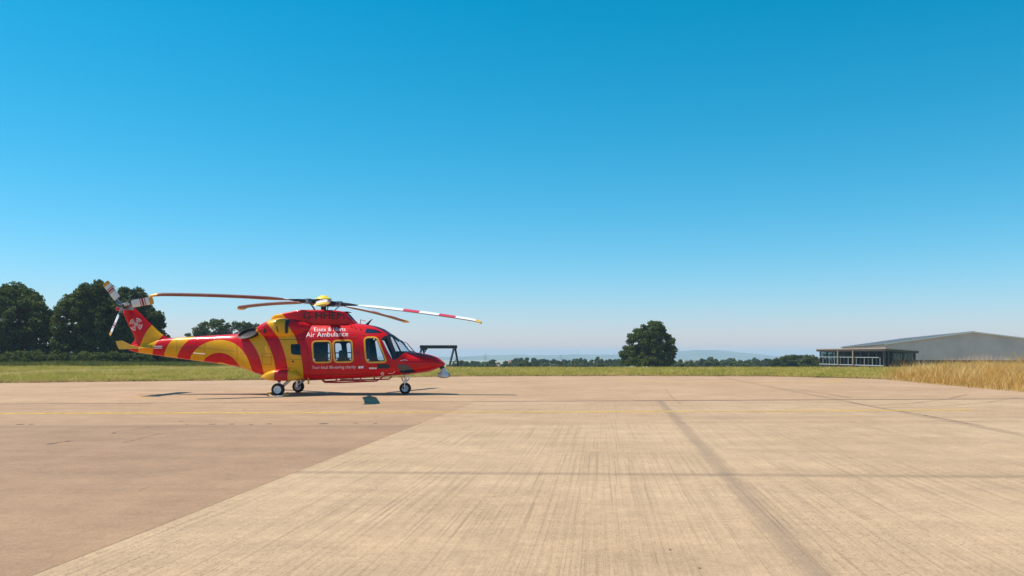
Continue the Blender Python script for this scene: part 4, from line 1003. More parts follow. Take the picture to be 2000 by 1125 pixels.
def text2d(body_, x0, x1, y0, y1, bold=0.0, shear=0.0, slope=0.0):
    cu = bpy.data.curves.new('t', 'FONT'); cu.body = body_; cu.offset = bold; cu.shear = shear; cu.resolution_u = 3
    o = link(bpy.data.objects.new('t', cu)); bpy.context.view_layer.update()
    me = bpy.data.meshes.new_from_object(o.evaluated_get(bpy.context.evaluated_depsgraph_get()))
    V = np.array([v.co[:2] for v in me.vertices]); Fc = [tuple(p_.vertices) for p_ in me.polygons]
    bpy.data.objects.remove(o); bpy.data.curves.remove(cu); bpy.data.meshes.remove(me)
    lo, hi = V.min(0), V.max(0); u = (V - lo) / (hi - lo)
    return [(x0 + (x1 - x0) * a, y1 + (y0 - y1) * b_ + slope * a) for a, b_ in u], Fc
def writing(loft, name, s, x0, x1, y0, y1, mat, parent, **k):
    V, Fc = text2d(s, x0, x1, y0, y1, **k); return map2d(loft, name, V, Fc, mat, parent, 0.008)
writing(body, 'lettering', 'Essex & Herts', 613.8, 675, 639.8, 647.2, M['white'], fus, bold=-0.008, slope=-0.6)
writing(body, 'lettering', 'Air Ambulance', 598, 680, 649.2, 658.6, M['white'], fus, bold=0.0, slope=-2.0)
writing(body, 'lettering', 'Your local life-saving charity', 609.5, 695, 714.6, 722.6, M['white'], fus, bold=-0.008, slope=-1.4)
patch(body, 'emblem', [(700, 715.4), (704.6, 715.2), (704.6, 719.6), (700, 719.8)], M['white'], fus)
patch(body, 'emblem', [(705.4, 715.1), (710.4, 714.9), (709.4, 719.2), (705.4, 719.5)], M['white'], fus)
for x0_, x1_ in ((721, 723.4), (723.9, 726), (726.5, 728.4), (729.2, 731.2), (731.8, 733.2), (733.7, 735.4)):
    patch(body, 'emblem', [(x0_, 717.8), (x1_, 717.7), (x1_, 720.8), (x0_, 720.9)], M['white'], fus)
patch(body, 'emblem', [(747 + 3.3 * math.cos(k / 14 * 6.283), 730.4 + 3.3 * math.sin(k / 14 * 6.283)) for k in range(14)], M['white'], fus, 0.008)
patch(body, 'emblem', [(747 + 1.7 * math.cos(k / 10 * 6.283), 730.4 + 1.7 * math.sin(k / 10 * 6.283)) for k in range(10)], M['red'], fus, 0.014)
stroke(body, 'emblem', [(758, 729.6), (762, 729.2), (766, 729.6), (769, 728), (771.4, 725.2)], 1.0, M['white'], fus)
stroke(body, 'emblem', [(782, 704.6), (787, 703.2), (791, 702.8), (796, 704.0)], 0.8, M['white'], fus)
stroke(body, 'emblem', [(722, 730.8), (728, 730.6)], 0.9, M['red'], fus)
for yy in (676.2, 679.6): stroke(body, 'lettering', [(301, yy + 0.4), (317, yy)], 1.5, M['white'], fus, 0.008)
stroke(body, 'seam', [(517, 664.2), (540, 663.6), (575, 663.2), (600, 663.0)], 0.8, M['seam'], fus)
stroke(body, 'seam', [(463, 657), (463, 690), (463, 714)], 0.45, M['seam'], fus)
stroke(body, 'seam', [(598, 662), (601, 690), (606, 742)], 0.5, M['seam'], fus)
stroke(body, 'seam', [(607, 732.6), (660, 731.4), (700, 730.6), (726, 730.2)], 1.2, M['seam'], fus)
stroke(body, 'seam', [(699, 660), (700.5, 690), (703, 728)], 0.5, M['seam'], fus)
stroke(body, 'seam', [(702, 655), (737, 652.5), (741, 655), (760, 704), (762, 722), (758, 729)], 0.5, M['seam'], fus)
stroke(body, 'seam', [(806, 690), (812, 706), (815, 722)], 0.4, M['seam'], fus)
for pts in ([(400, 657), (401, 705)], [(345, 661), (346, 698)], [(312, 666), (313, 693)], [(470, 690), (540, 700), (598, 703)], [(540, 664), (541, 736)], [(404, 680), (458, 686)], [(348, 678), (398, 680)],
            [(816, 692), (838, 700), (856, 709)], [(700, 640), (702, 654)], [(604, 634), (600, 660)], [(640, 712), (690, 711.4), (690, 727), (641, 728), (640, 712)], [(512, 690), (530, 691), (530, 712), (513, 711), (512, 690)]):
    stroke(body, 'seam', pts, 0.42, M['seam'], fus, 0.004)
stroke(body, 'door_handle', [(695, 690), (698.5, 689.8)], 1.6, M['black'], fus, 0.015)
stroke(body, 'door_handle', [(761, 707), (764, 707)], 1.4, M['black'], fus, 0.015)
patch(body, 'filler_cap', [(572 + 2 * math.cos(k / 10 * 6.283), 706 + 2 * math.sin(k / 10 * 6.283)) for k in range(10)], M['seam'], fus, 0.008)
stroke(body, 'door_rail', [(600, 661.4), (640, 660.2), (698, 658.8)], 0.9, M['seam'], fus, 0.01)
patch(body, 'roof_window', [(715.5, 641.6), (712.9, 649.8), (722, 650.4), (747, 649.9), (741, 646.4), (733, 643.4)], M['tint'], fus, 0.008, 3)
patch(body, 'chin_window', [(776, 713.2), (780, 711.8), (788, 711.8), (796, 713.6), (804, 719.4), (812.5, 726.2), (804, 727.6), (792, 728.6), (784, 728.6), (779.5, 724), (776.4, 717)], M['tint'], fus, 0.008, 3)
patch(body, 'vent_panel', [(736.3, 712), (738, 711.2), (758, 711.2), (760.6, 713), (760.6, 718), (758.6, 719.8), (742, 720), (737.6, 718)], M['black'], fus, 0.008, 4)
patch(body, 'antiglare_panel', [(809, 688.2), (818, 689.4), (834, 692.0), (848, 696.2), (858, 701.2), (846, 697.6), (830, 694.6), (815, 692.2)], M['seam'], fus, 0.006, 3)
for px, py in ((613.8, 702.6), (643, 702.2), (657.5, 702.0), (684.6, 701.6), (719, 702.8), (730.5, 662.4)):
    c = body.S(px, py); mb = MB(); mb.lathe([(0.005, -0.02), (0.032, -0.015), (0.035, 0.0), (0.005, 0.0)], (c.x, c.y + 0.0, c.z), 'Y', 12); mb.build('latch', M['bwhite'], fus, True)

# --- cowling over the gearbox
cowl = Loft([(532.5, 622, 640, 0.30, 630, 3.5, 5), (534, 620.5, 640, 0.36, 628, 4, 5), (540, 615, 640, 0.43, 628, 6, 5), (556, 612, 640, 0.50, 628, 8, 5), (575, 608.4, 640, 0.54, 628, 10, 5), (595, 605.2, 640, 0.56, 628, 12, 5), (640, 605.4, 640, 0.57, 628, 12, 5), (672, 608.0, 640, 0.53, 628, 12, 5), (677, 610, 640, 0.50, 628, 8, 5), (690, 622.5, 642, 0.40, 632, 3.5, 5), (700, 632.6, 644, 0.30, 638, 3, 5)], ytop=-0.3, ybot=-0.4)
V, Fc = cowl.solid(0, N=56, step=0.07); cw = mk('cowling', V, Fc, M['livery'], heli, True, sharp=50)
writing(cowl, 'lettering', 'G-HHEM', 592.2, 672.6, 610.0, 623.2, M['letter_black'], cw)
for o_, dx_ in ((0.011, 0.7), (0.014, 0.35)):
    V, Fc = text2d('G-HHEM', 592.2 + dx_, 672.6 + dx_, 609.9, 623.3); map2d(cowl, 'lettering', V, Fc, M['letter_black'], cw, o_)
stroke(cowl, 'intake_grille', [(679, 611.8), (688, 621.2), (697, 630.6)], 2.2, M['black'], cw, 0.012)
mb = MB(); c = hl(675, 608.4, -0.3); mb.box((c.x + 0.0, 0, c.z - 0.012), (0.18, 0.66, 0.025)); mb.build('cowl_lip', M['seam'], cw)
# --- engine nacelles with exhausts
for sgn in (1, -1):
    nac = Loft([(500, 642, 650, 0.10, 646, 2, 2), (508, 635, 655, 0.26, 645, 2.2, 2.2), (520, 628.5, 659, 0.36, 644, 2.3, 2.4), (535, 623.0, 661, 0.42, 643, 2.4, 2.5), (550, 621.0, 661.5, 0.44, 642, 2.5, 2.6), (566, 621.6, 661, 0.43, 642, 2.5, 2.6), (585, 625, 659, 0.36, 642, 2.4, 2.4), (602, 631, 655, 0.22, 643, 2.2, 2.2), (612, 638, 650, 0.06, 644, 2, 2)], y0=-0.60, ytop=-0.1, ybot=-0.3)
    V, Fc = nac.solid(0, N=48, step=0.06)
    if sgn < 0: V = [(v[0], -v[1], v[2]) for v in V]; Fc = [f[::-1] for f in Fc]
    na = mk('engine_nacelle', V, Fc, M['livery'], heli, True, sharp=50)
    if sgn > 0:
        patch(nac, 'air_intake', [(557.4, 629), (559, 625.6), (563, 624.2), (566.4, 625), (565, 629), (563.2, 640), (562.6, 650), (559.6, 651.8), (557.2, 650), (556.6, 640)], M['black'], na, 0.012, 3)
        stroke(nac, 'intake_lip', [(555.6, 652), (554.8, 640), (555.8, 629), (558, 624.4), (563, 622.6)], 1.6, M['frame_yellow'], na, 0.03)
        stroke(nac, 'vent', [(540, 637), (541.6, 643), (543.6, 649)], 1.8, M['black'], na, 0.010)
        patch(nac, 'vent', [(514.6, 642), (518.6, 640.6), (520, 646), (519, 652), (515, 651)], M['black'], na, 0.010, 3)
        stroke(nac, 'vent', [(516, 638), (519, 632.5)], 1.3, M['seam'], na, 0.010)
        stroke(nac, 'vent', [(519.4, 638.4), (522.4, 633)], 1.3, M['seam'], na, 0.010)
    # exhaust: a flared oval pipe that turns outwards and back
    mb = MB(); N = 22; rings = []
    path = [(hl(512, 648, -0.5).x, -0.48, hl(512, 648, -0.5).z, 0.16, 0.13), (hl(500, 649, -0.6).x, -0.60, hl(500, 649, -0.6).z, 0.18, 0.15), (hl(492, 650, -0.7).x, -0.70, hl(492, 650, -0.7).z, 0.21, 0.17)]
    V = []; Fc = []
    # pipe wall, mouth cut on the slant so that it shows a long oval
    m0, m1 = hl(464, 655.5, -0.62), hl(504, 646.0, -0.86)
    cm = (m0 + m1) / 2; ax_l = (m1 - m0) / 2; ax_s = Vector((0.02, 0.10, 0.19))
    back = Vector((0.22, 0.42, -0.02))
    for (f, kk) in ((0.0, 1.0), (0.0, 0.92), (0.10, 0.88), (0.14, 0.55)):
        for k in range(N):
            an = 2 * math.pi * k / N; V.append(cm + back * f + ax_l * math.cos(an) * kk + ax_s * math.sin(an) * kk)
    for (f, kk) in ((0.4, 1.02), (0.9, 0.8)):
        for k in range(N):
            an = 2 * math.pi * k / N; V.append(cm + back * f + ax_l * math.cos(an) * kk + ax_s * math.sin(an) * kk)
    def rg_(a_, b_): return [(a_ * N + k, a_ * N + (k + 1) % N, b_ * N + (k + 1) % N, b_ * N + k) for k in range(N)]
    Fc = rg_(0, 1) + rg_(1, 2) + rg_(2, 3) + rg_(4, 0) + rg_(5, 4) + [tuple(3 * N + k for k in range(N))]
    if sgn < 0: V = [(v[0], -v[1], v[2]) for v in V]
    mk('exhaust', V, Fc, M['exhaust'], na, True, sharp=60)

# --- tail fin, tailplane
fin_st = [(595.6, 252, 248, .05), (597.5, 256, 245.6, .10), (602, 262.6, 242, .13), (607, 269, 240, .15), (614, 276.4, 241, .17), (625, 287, 246, .19), (635, 297.4, 251, .21), (645, 307.6, 256.4, .23), (652, 316, 260, .245), (658, 326, 262.6, .26), (663, 335, 263.6, .27), (668, 338, 260.6, .26), (674, 336, 254.4, .20)]
V = []; Fc = []; N = 14
for py, le, te, th in fin_st:
    a_, b_ = hl(te, py), hl(le, py)
    for k in range(2 * N):
        s_ = k / N if k < N else (2 * N - k) / N; q = a_.lerp(b_, s_); t_ = th / 2 * (math.sin(math.pi * min(1, s_ ** 0.8)) ** 0.75 if 0 < s_ < 1 else 0)
        V.append((q.x, (-t_ if k < N else t_), q.z))
n2 = 2 * N
for i in range(len(fin_st) - 1):
    for k in range(n2): Fc.append((i * n2 + k, i * n2 + (k + 1) % n2, (i + 1) * n2 + (k + 1) % n2, (i + 1) * n2 + k))
Fc.append(tuple(range(n2)))
fin = mk('tail_fin', V, Fc, M['livery'], heli, True, sharp=50)
bm = bmesh.new(); bm.from_mesh(fin.data); bmesh.ops.recalc_face_normals(bm, faces=bm.faces); bm.to_mesh(fin.data); bm.free()
class Flat:
    def __init__(s, y): s.y = y
    def S(s, px, py, o=0): return hl(px, py, s.y)
finside = Flat(-0.125)
def arc2d(cx, cy, r0, r1, a0, a1, n_=10):
    V = []; Fc = []
    for i in range(n_ + 1):
        a_ = R(a0 + (a1 - a0) * i / n_)
        for r in (r0, r1): V.append((cx + r * math.cos(a_), cy - r * math.sin(a_)))
        if i: Fc.append((2 * i - 2, 2 * i - 1, 2 * i + 1, 2 * i))
    return V, Fc
for r0, r1, w in ((3.4, 4.6, 62), (7.0, 8.4, 62), (10.8, 12.4, 58)):
    for c in (58, -30, -122, 148):
        V, Fc = arc2d(265.6, 633.4, r0, r1, c - w / 2, c + w / 2); map2d(finside, 'emblem', V, Fc, M['white'], fin, 0)
V, Fc = arc2d(265.6, 633.4, 0.05, 1.8, 0, 360, 12); map2d(finside, 'emblem', V, Fc, M['white'], fin, 0)
map2d(finside, 'marker_light', *arc2d(258.5, 615, 0.05, 1.5, 0, 360, 10), M['black'], fin, 0)
# tailplane: slim wing each side with an upswept end plate
for sgn in (-1, 1):
    xr0, xr1 = hl(267, 678, -0.15).x, hl(300, 678, -0.15).x; z0 = hl(280, 679.2, -0.8).z; V = []; Fc = []; N = 10
    span = [(0.05, 0), (0.5, 0), (1.0, 0), (1.5, 0.01), (1.62, 0.02)]
    for y, dz in span:
        for k in range(2 * N):
            s_ = k / N if k < N else (2 * N - k) / N; t_ = 0.045 * math.sin(math.pi * s_ ** 0.7) ** 0.8 if 0 < s_ < 1 else 0
            V.append((xr0 + (xr1 - xr0) * s_, sgn * y, z0 + dz + (t_ if k < N else -t_)))
    for i in range(len(span) - 1):
        for k in range(2 * N): Fc.append((i * 2 * N + k, i * 2 * N + (k + 1) % (2 * N), (i + 1) * 2 * N + (k + 1) % (2 * N), (i + 1) * 2 * N + k))
    Fc.append(tuple(range((len(span) - 1) * 2 * N, len(span) * 2 * N)))
    tp = mk('tailplane', V, Fc, M['yellow'], heli, True, sharp=60)
    y = -1.6; pl = [hl(px, py, y) for px, py in ((227, 666.3), (238, 665.2), (247, 669.5), (258, 674.6), (270, 677.6), (270, 681.4), (234, 682.4), (230.6, 676))]
    V = [(p_.x, sgn * (1.60 + o), p_.z) for o in (0.0, 0.05) for p_ in pl]; n_ = len(pl)
    mk('end_plate', V, [tuple(range(n_)), tuple(range(n_, 2 * n_))[::-1]] + [(i, (i + 1) % n_, n_ + (i + 1) % n_, n_ + i) for i in range(n_)], M['yellow'], tp)

# --- tail rotor on the near side of the fin
th0 = hl(241, 597, -0.42); trot = MB()
trot.lathe([(0.02, -0.16), (0.07, -0.15), (0.08, -0.02), (0.11, 0.0), (0.11, 0.10), (0.05, 0.30), (0.05, 0.42)], th0, 'Y', 16)
tr = trot.build('tail_rotor', M['darkmetal'], heli, True)
c = hl(229, 603, -0.30); mb = MB(); mb.lathe([(0.01, -0.05), (0.05, -0.04), (0.07, 0.0), (0.06, 0.12), (0.02, 0.16)], c, 'Y', 14); mb.build('gearbox_cap', M['red'], tr, True)
mb = MB(); c = hl(250, 602, -0.18); mb.box(c, (0.34, 0.22, 0.14)); mb.build('gearbox', M['steel'], tr)
for ang, L, pitch, cord in ((127, 1.08, 8, 0.30), (10, 1.16, -12, 0.29), (247, 1.20, -52, 0.30)):
    er = Vector((math.cos(R(ang)), 0, math.sin(R(ang)))); et = Vector((-er.z, 0, er.x)); cd = et * math.cos(R(pitch)) + Vector((0, 1, 0)) * math.sin(R(pitch)); nn = er.cross(cd)
    segs = [0.10, 0.24, 0.30, 0.36, 0.58, 0.61, 0.635, 0.70, 0.725, 0.755, 0.88, 0.97, 1.0]
    cols = [2, 2, 0, 0, 1, 0, 1, 0, 1, 0, 3, 3]
    mats = [M['tailgrey'], M['tailred'], M['darkmetal'], M['ochre']]; V = []; Fc = []; mi = []; N = 8
    for s_ in segs:
        cc = cord * (0.22 if s_ < 0.2 else 0.35 if s_ < 0.28 else 0.85 if s_ < 0.33 else 1.0 if s_ < 0.98 else 0.86)
        for k in range(2 * N):
            u = k / N if k < N else (2 * N - k) / N; t_ = 0.022 * math.sin(math.pi * u ** 0.65) ** 0.8 if 0 < u < 1 else 0
            V.append(th0 + Vector((0, -0.06, 0)) + er * (L * s_) + cd * cc * (u - 0.5) + nn * (t_ if k < N else -t_))
    for i in range(len(segs) - 1):
        for k in range(2 * N): Fc.append((i * 2 * N + k, i * 2 * N + (k + 1) % (2 * N), (i + 1) * 2 * N + (k + 1) % (2 * N), (i + 1) * 2 * N + k)); mi.append(cols[i])
    Fc.append(tuple(range((len(segs) - 1) * 2 * N, len(segs) * 2 * N))); mi.append(3)
    mk('blade', V, Fc, None, tr, True, mats, mi, sharp=60)
    mb = MB(); mb.tube([th0 + Vector((0, -0.06, 0)), th0 + er * 0.30 + Vector((0, -0.06, 0))], [0.055, 0.035], 8); mb.tube([th0 + Vector((0, -0.16, 0)) + et * 0.03, th0 + er * 0.26 + et * 0.09 + Vector((0, -0.10, 0))], 0.016, 6); mb.build('blade_grip', M['steel'], tr, True)

# --- main rotor
RH = hl(632, 591, 0); ZH = RH.z; XH = RH.x
mb = MB(); mb.lathe([(0.10, -0.45), (0.10, -0.16), (0.30, -0.12), (0.34, -0.02), (0.34, 0.06), (0.26, 0.10), (0.10, 0.12), (0.09, 0.18)], (XH, 0, ZH), 'Z', 24)
rot = mb.build('main_rotor', M['darkmetal'], heli, True)
mb = MB(); zc = hl(632, 583.6).z - ZH
mb.lathe([(0.02, zc - 0.04), (0.20, zc - 0.045), (0.31, zc - 0.02), (0.30, zc + 0.005), (0.24, zc + 0.035), (0.185, zc + 0.065), (0.14, zc + 0.105), (0.09, zc + 0.125), (0.02, zc + 0.13)], (XH, 0, ZH), 'Z', 28); mb.build('hub_cap', M['cap_yellow'], rot, True, sharp=70)
mb = MB(); mb.lathe([(0.30, -0.42), (0.32, -0.40), (0.32, -0.34), (0.12, -0.33)], (XH, 0, ZH), 'Z', 20); mb.build('swashplate', M['steel'], rot, True)
TH0 = -4.0; RR = 6.06
def disc(r, th): 
    c_ = math.cos(R(th)); return Vector((XH + r * c_, r * math.sin(R(th)), ZH - 0.072 * r * c_ - 0.30 * (r / RR) ** 2))
for ib in range(5):
    th = TH0 + 72 * ib; er = Vector((math.cos(R(th)), math.sin(R(th)), 0)); et = Vector((-er.y, er.x, 0))
    rs = [1.18, 1.35, 1.55, 1.8, 2.1, 2.6, 3.08, 3.10, 3.72, 3.74, 4.1, 4.44, 4.46, 5.09, 5.11, 5.4, 5.7, 5.82, 5.84, 5.95, 6.02, 6.06]
    V = []; Fc = []; mi = []; N = 9
    for r in rs:
        ch = 0.13 if r < 1.3 else 0.18 if r < 1.4 else 0.28 if r < 1.6 else 0.40 if r < 2 else 0.46 if r < 5.9 else 0.40 if r < 6.03 else 0.26
        pt = R(9 - 4.5 * r / RR); cd = et * math.cos(pt) + Vector((0, 0, 1)) * math.sin(pt); nn = er.cross(cd)
        base = disc(r, th); sw = -0.0
        if r > 5.7: base = base + Vector((0, 0, -0.4 * (r - 5.7) ** 2)); sw = -0.35 * (r - 5.7)
        for k in range(2 * N):
            u = k / N if k < N else (2 * N - k) / N; t_ = 0.055 * ch / 0.46 * math.sin(math.pi * (1 - u) ** 0.6) ** 0.8 if 0 < u < 1 else 0
            V.append(base + cd * (ch * (u - 0.62) + sw) + nn * (t_ if k < N else -t_))
    for i in range(len(rs) - 1):
        rm = (rs[i] + rs[i + 1]) / 2
        for k in range(2 * N):
            Fc.append((i * 2 * N + k, i * 2 * N + (k + 1) % (2 * N), (i + 1) * 2 * N + (k + 1) % (2 * N), (i + 1) * 2 * N + k))
            topf = k < N
            mi.append(2 if rm > 5.83 else 3 if abs(k - N + 0.5) < 1.6 and rm > 1.6 else (4 if rm < 1.4 else (1 if (3.09 < rm < 3.73 or 4.45 < rm < 5.1) else 0) if topf else 3))
    Fc.append(tuple(range((len(rs) - 1) * 2 * N, len(rs) * 2 * N))); mi.append(2)
    bl = mk('blade', V, Fc, None, rot, True, [M['bwhite'], M['bred'], M['byel'], M['bdark'], M['darkmetal']], mi, sharp=60)
    bm = bmesh.new(); bm.from_mesh(bl.data); bmesh.ops.recalc_face_normals(bm, faces=bm.faces); bm.to_mesh(bl.data); bm.free()
    q0, q1, q2, q3 = disc(0.28, th), disc(0.62, th), disc(0.80, th), disc(1.35, th)
    mb = MB(); mb.bar(q0, q1, 0.20, 0.13); mb.bar(q0 + et * 0.16 + Vector((0, 0, 0.05)), q1 + et * 0.10 + Vector((0, 0, 0.04)), 0.07, 0.07); mb.tube([q1, disc(0.95, th), disc(1.28, th)], [0.075, 0.06, 0.03], 10); mb.build('hub_arm', M['darkmetal'], rot)
    mb = MB(); mb.bar(q1 - er * 0.10 + Vector((0, 0, -0.005)), q1 + er * 0.09 + Vector((0, 0, -0.005)), 0.26, 0.19); mb.build('blade_grip', M['steel'], rot)
    mb = MB(); mb.tube([q1 + et * 0.18 - Vector((0, 0, 0.02)), Vector((XH, 0, ZH - 0.37)) + er * 0.30 + et * 0.12], 0.018, 6); mb.build('pitch_link', M['darkmetal'], rot)
    mb = MB(); mb.tube([q1 - et * 0.16, disc(0.25, th + 40)], 0.035, 8); mb.build('damper', M['darkmetal'], rot)

# --- sponsons and main gear, each side
def band_mat():
    m, n, l, p = new_mat('sponson_bands'); tc = n.new('ShaderNodeTexCoord'); sp = n.new('ShaderNodeSeparateXYZ'); l.new(tc.outputs['Object'], sp.inputs[0])
    a_, b_ = hl(536, 735, -1.5).x, hl(562, 735, -1.5).x
    f = nmath(n, l, 'MULTIPLY', nmath(n, l, 'GREATER_THAN', sp.outputs[0], a_), nmath(n, l, 'LESS_THAN', sp.outputs[0], b_))
    c = nmix(n, l, f, YEL, RED)
    c = nmix(n, l, 1.0, c, nrange(n, l, nnoise(n, l, tc.outputs['Object'], 3, 8, 0.65), 0.3, 0.7, 0.85, 1.08), 'MULTIPLY')
    l.new(c, p.inputs['Base Color']); p.inputs['Roughness'].default_value = 0.35; p.inputs['Specular IOR Level'].default_value = 0.2; p.inputs['Coat Weight'].default_value = 0.3
    return m
M['sponson'] = band_mat()
def wheel(parent, c, r, w, name='wheel'):
    t = MB(); t.lathe([(r * 0.56, -w * 0.42), (r * 0.72, -w * 0.5), (r * 0.90, -w * 0.44), (r * 0.985, -w * 0.25), (r, 0), (r * 0.985, w * 0.25), (r * 0.90, w * 0.44), (r * 0.72, w * 0.5), (r * 0.56, w * 0.42)], c, 'Y', 32, False)
    ty = t.build('tyre', M['rubber'], parent, True, 50)
    rm = MB(); rm.lathe([(0.02, -w * 0.30), (r * 0.16, -w * 0.32), (r * 0.2, -w * 0.22), (r * 0.40, -w * 0.22), (r * 0.44, -w * 0.38), (r * 0.58, -w * 0.44), (r * 0.58, w * 0.44), (r * 0.44, w * 0.38), (r * 0.40, w * 0.22), (r * 0.2, w * 0.22), (r * 0.16, w * 0.32), (0.02, w * 0.30)], c, 'Y', 24)
    rm.build('rim', M['rim'], ty, True, 40)
    hb = MB()
    for k in range(8):
        a_ = k / 8 * 6.283; hb.lathe([(0.004, -w * 0.26), (0.012, -w * 0.25), (0.012, -w * 0.1), (0.004, -w * 0.1)], Vector(c) + Vector((r * 0.3 * math.cos(a_), 0, r * 0.3 * math.sin(a_))), 'Y', 6)
    hb.build('wheel_bolts', M['steel'], ty)
    return ty
for sgn in (1, -1):
    sp_ = Loft([(511.5, 735, 738, 0.10, 736.5, 2, 2), (518, 731.2, 740.6, 0.36, 736.5, 3, 3), (530, 725.4, 743, 0.56, 737, 4, 4), (545, 721.6, 744, 0.64, 737, 4.5, 5), (560, 720.2, 744.2, 0.65, 737, 4.5, 5), (574, 722.4, 744, 0.60, 737, 4.2, 5), (584, 727, 743, 0.50, 737, 3.6, 4), (591, 733, 741, 0.32, 738, 3, 3), (594, 737, 739.5, 0.15, 738, 2, 2)], y0=-0.90, ytop=-0.45, ybot=-0.5)
    V, Fc = sp_.solid(0, N=56, step=0.05)
    if sgn < 0: V = [(v[0], -v[1], v[2]) for v in V]; Fc = [f[::-1] for f in Fc]
    so = mk('sponson', V, Fc, M['sponson'], heli, True, sharp=45)
    yw = -1.36
    cw_ = hl(543, 761.2, yw); r = 0.235; cw_.z = r - 0.004
    cy = Vector((cw_.x, cw_.y * sgn, cw_.z))
    lg = MB(); lg.tube([(cy.x, cy.y + 0.17 * sgn, cy.z), (cy.x + 0.0, cy.y + 0.17 * sgn, cy.z + 0.48)], [0.05, 0.045], 10); lg.tube([(cy.x, cy.y + 0.2 * sgn, cy.z), (cy.x, cy.y, cy.z)], 0.035, 10)
    lg.tube([(cy.x + 0.02, cy.y + 0.17 * sgn, cy.z + 0.02), (cy.x + 0.42, cy.y + 0.25 * sgn, cy.z + 0.40)], [0.045, 0.06], 10)
    g_ = lg.build('main_gear', M['chrome'], heli, True)
    fk = MB(); fk.bar((cy.x - 0.05, cy.y + 0.12 * sgn, cy.z + 0.30), (cy.x + 0.10, cy.y + 0.12 * sgn, cy.z + 0.42), 0.05, 0.14); fk.build('torque_link', M['darkmetal'], g_)
    wheel(g_, cy, r, 0.20)
    if sgn < 0: continue
    dr = MB(); dr.box((cy.x + 0.99, -0.90, 0.56), (0.04, 0.10, 0.30)); dr.build('gear_door', M['yellow'], g_)
# --- nose gear
cn = hl(791.5, 757, 0); r = 0.222; cn.z = r - 0.004
lg = MB(); lg.tube([(cn.x, 0, cn.z + 0.22), (cn.x + 0.01, 0, cn.z + 0.30), (cn.x + 0.02, 0, 0.86)], [0.055, 0.04, 0.055], 12)
lg.bar((cn.x, -0.14, cn.z + 0.24), (cn.x, 0.14, cn.z + 0.24), 0.10, 0.07)
lg.tube([(cn.x + 0.1, 0, cn.z + 0.5), (cn.x + 0.15, 0, cn.z + 0.36), (cn.x + 0.04, 0, cn.z + 0.26)], 0.022, 8)
for s_ in (-1, 1): lg.bar((cn.x, s_ * 0.13, cn.z - 0.02), (cn.x, s_ * 0.13, cn.z + 0.26), 0.03, 0.06)
lg.tube([(cn.x, -0.15, cn.z), (cn.x, 0.15, cn.z)], 0.03, 10)
ng = lg.build('nose_gear', M['chrome'], heli, True); wheel(ng, (cn.x, 0, cn.z), r, 0.19)
mb = MB(); mb.tube([(cn.x - 0.13, -0.05, cn.z + 0.42), (cn.x - 0.08, -0.05, cn.z + 0.28), (cn.x - 0.02, -0.05, cn.z + 0.24)], 0.018, 6); mb.tube([(cn.x - 0.16, -0.15, cn.z + 0.08), (cn.x, -0.15, cn.z)], 0.022, 6); mb.build('torque_link', M['darkmetal'], ng)
# --- rails under the belly, camera ball, antennas, wiper
for y, pts, posts in ((-0.78, [(628, 741), (634, 746.8), (660, 747.2), (703, 745.6), (735, 744.2), (741, 741), (749, 735)], [(656, 747.2), (703.5, 745.6)]), (0.78, [(629, 739.5), (635, 745.0), (690, 742.6), (760, 740.4), (766, 735)], [(688, 742.6), (731, 741.4)])):
    mb = MB(); mb.tube([hl(px, py, y) for px, py in pts], 0.026, 8); st = mb.build('step_rail', M['redrail'], heli, True)
    for px, py in posts:
        a_ = hl(px, py, y); mb = MB(); mb.bar(a_, a_ + Vector((0.04, 0, 0.24)), 0.05, 0.07); mb.build('bracket', M['redrail'], st)
mb = MB(); c = hl(735, 738, -0.2); mb.box(hl(690, 742.2, -0.2), (0.9, 0.5, 0.07)); mb.build('belly_panel', M['redrail'], heli)
tc_ = hl(866.4, 729.6, 0)
mb = MB(); mb.lathe([(0.09, 0.20), (0.115, 0.10), (0.15, 0.0), (0.175, -0.06), (0.178, -0.11), (0.14, -0.16), (0.06, -0.178), (0.01, -0.18)], tc_, 'Z', 26)
ball = mb.build('camera_turret', M['silver'], heli, True, 60)
mb = MB(); mb.lathe([(0.02, -0.20), (0.085, -0.195), (0.10, -0.165), (0.11, 0.165), (0.085, 0.20), (0.02, 0.205)], tc_ + Vector((0, 0, -0.055)), 'X', 20); mb.build('side_housing', M['silver'], ball, True, 50)
for s_ in (-1, 1):
    mb = MB(); mb.lathe([(0.01, 0.0), (0.08, 0.0), (0.075, 0.025), (0.01, 0.028)], tc_ + Vector((s_ * 0.198 - (0.014 if s_ < 0 else 0), 0, -0.055)), 'X', 18); mb.build('lens', M['black'], ball)
mb = MB(); mb.lathe([(0.06, 0.17), (0.09, 0.19), (0.09, 0.36), (0.05, 0.37)], tc_ + Vector((-0.06, 0, 0)), 'Z', 18); mb.build('mount', M['darkmetal'], ball, True)
mb = MB(); a_, b_ = hl(710.5, 634, 0), hl(728, 622.5, 0)
mb.add([(a_.x - 0.02, -0.02, a_.z - 0.05), (a_.x + 0.17, -0.02, a_.z - 0.02), (b_.x + 0.0, -0.012, b_.z), (b_.x - 0.06, -0.012, b_.z - 0.03), (a_.x - 0.02, 0.02, a_.z - 0.05), (a_.x + 0.17, 0.02, a_.z - 0.02), (b_.x, 0.012, b_.z), (b_.x - 0.06, 0.012, b_.z - 0.03)], [(0, 1, 2, 3), (7, 6, 5, 4), (0, 4, 5, 1), (1, 5, 6, 2), (2, 6, 7, 3), (3, 7, 4, 0)]); mb.build('wire_cutter', M['seam'], heli)
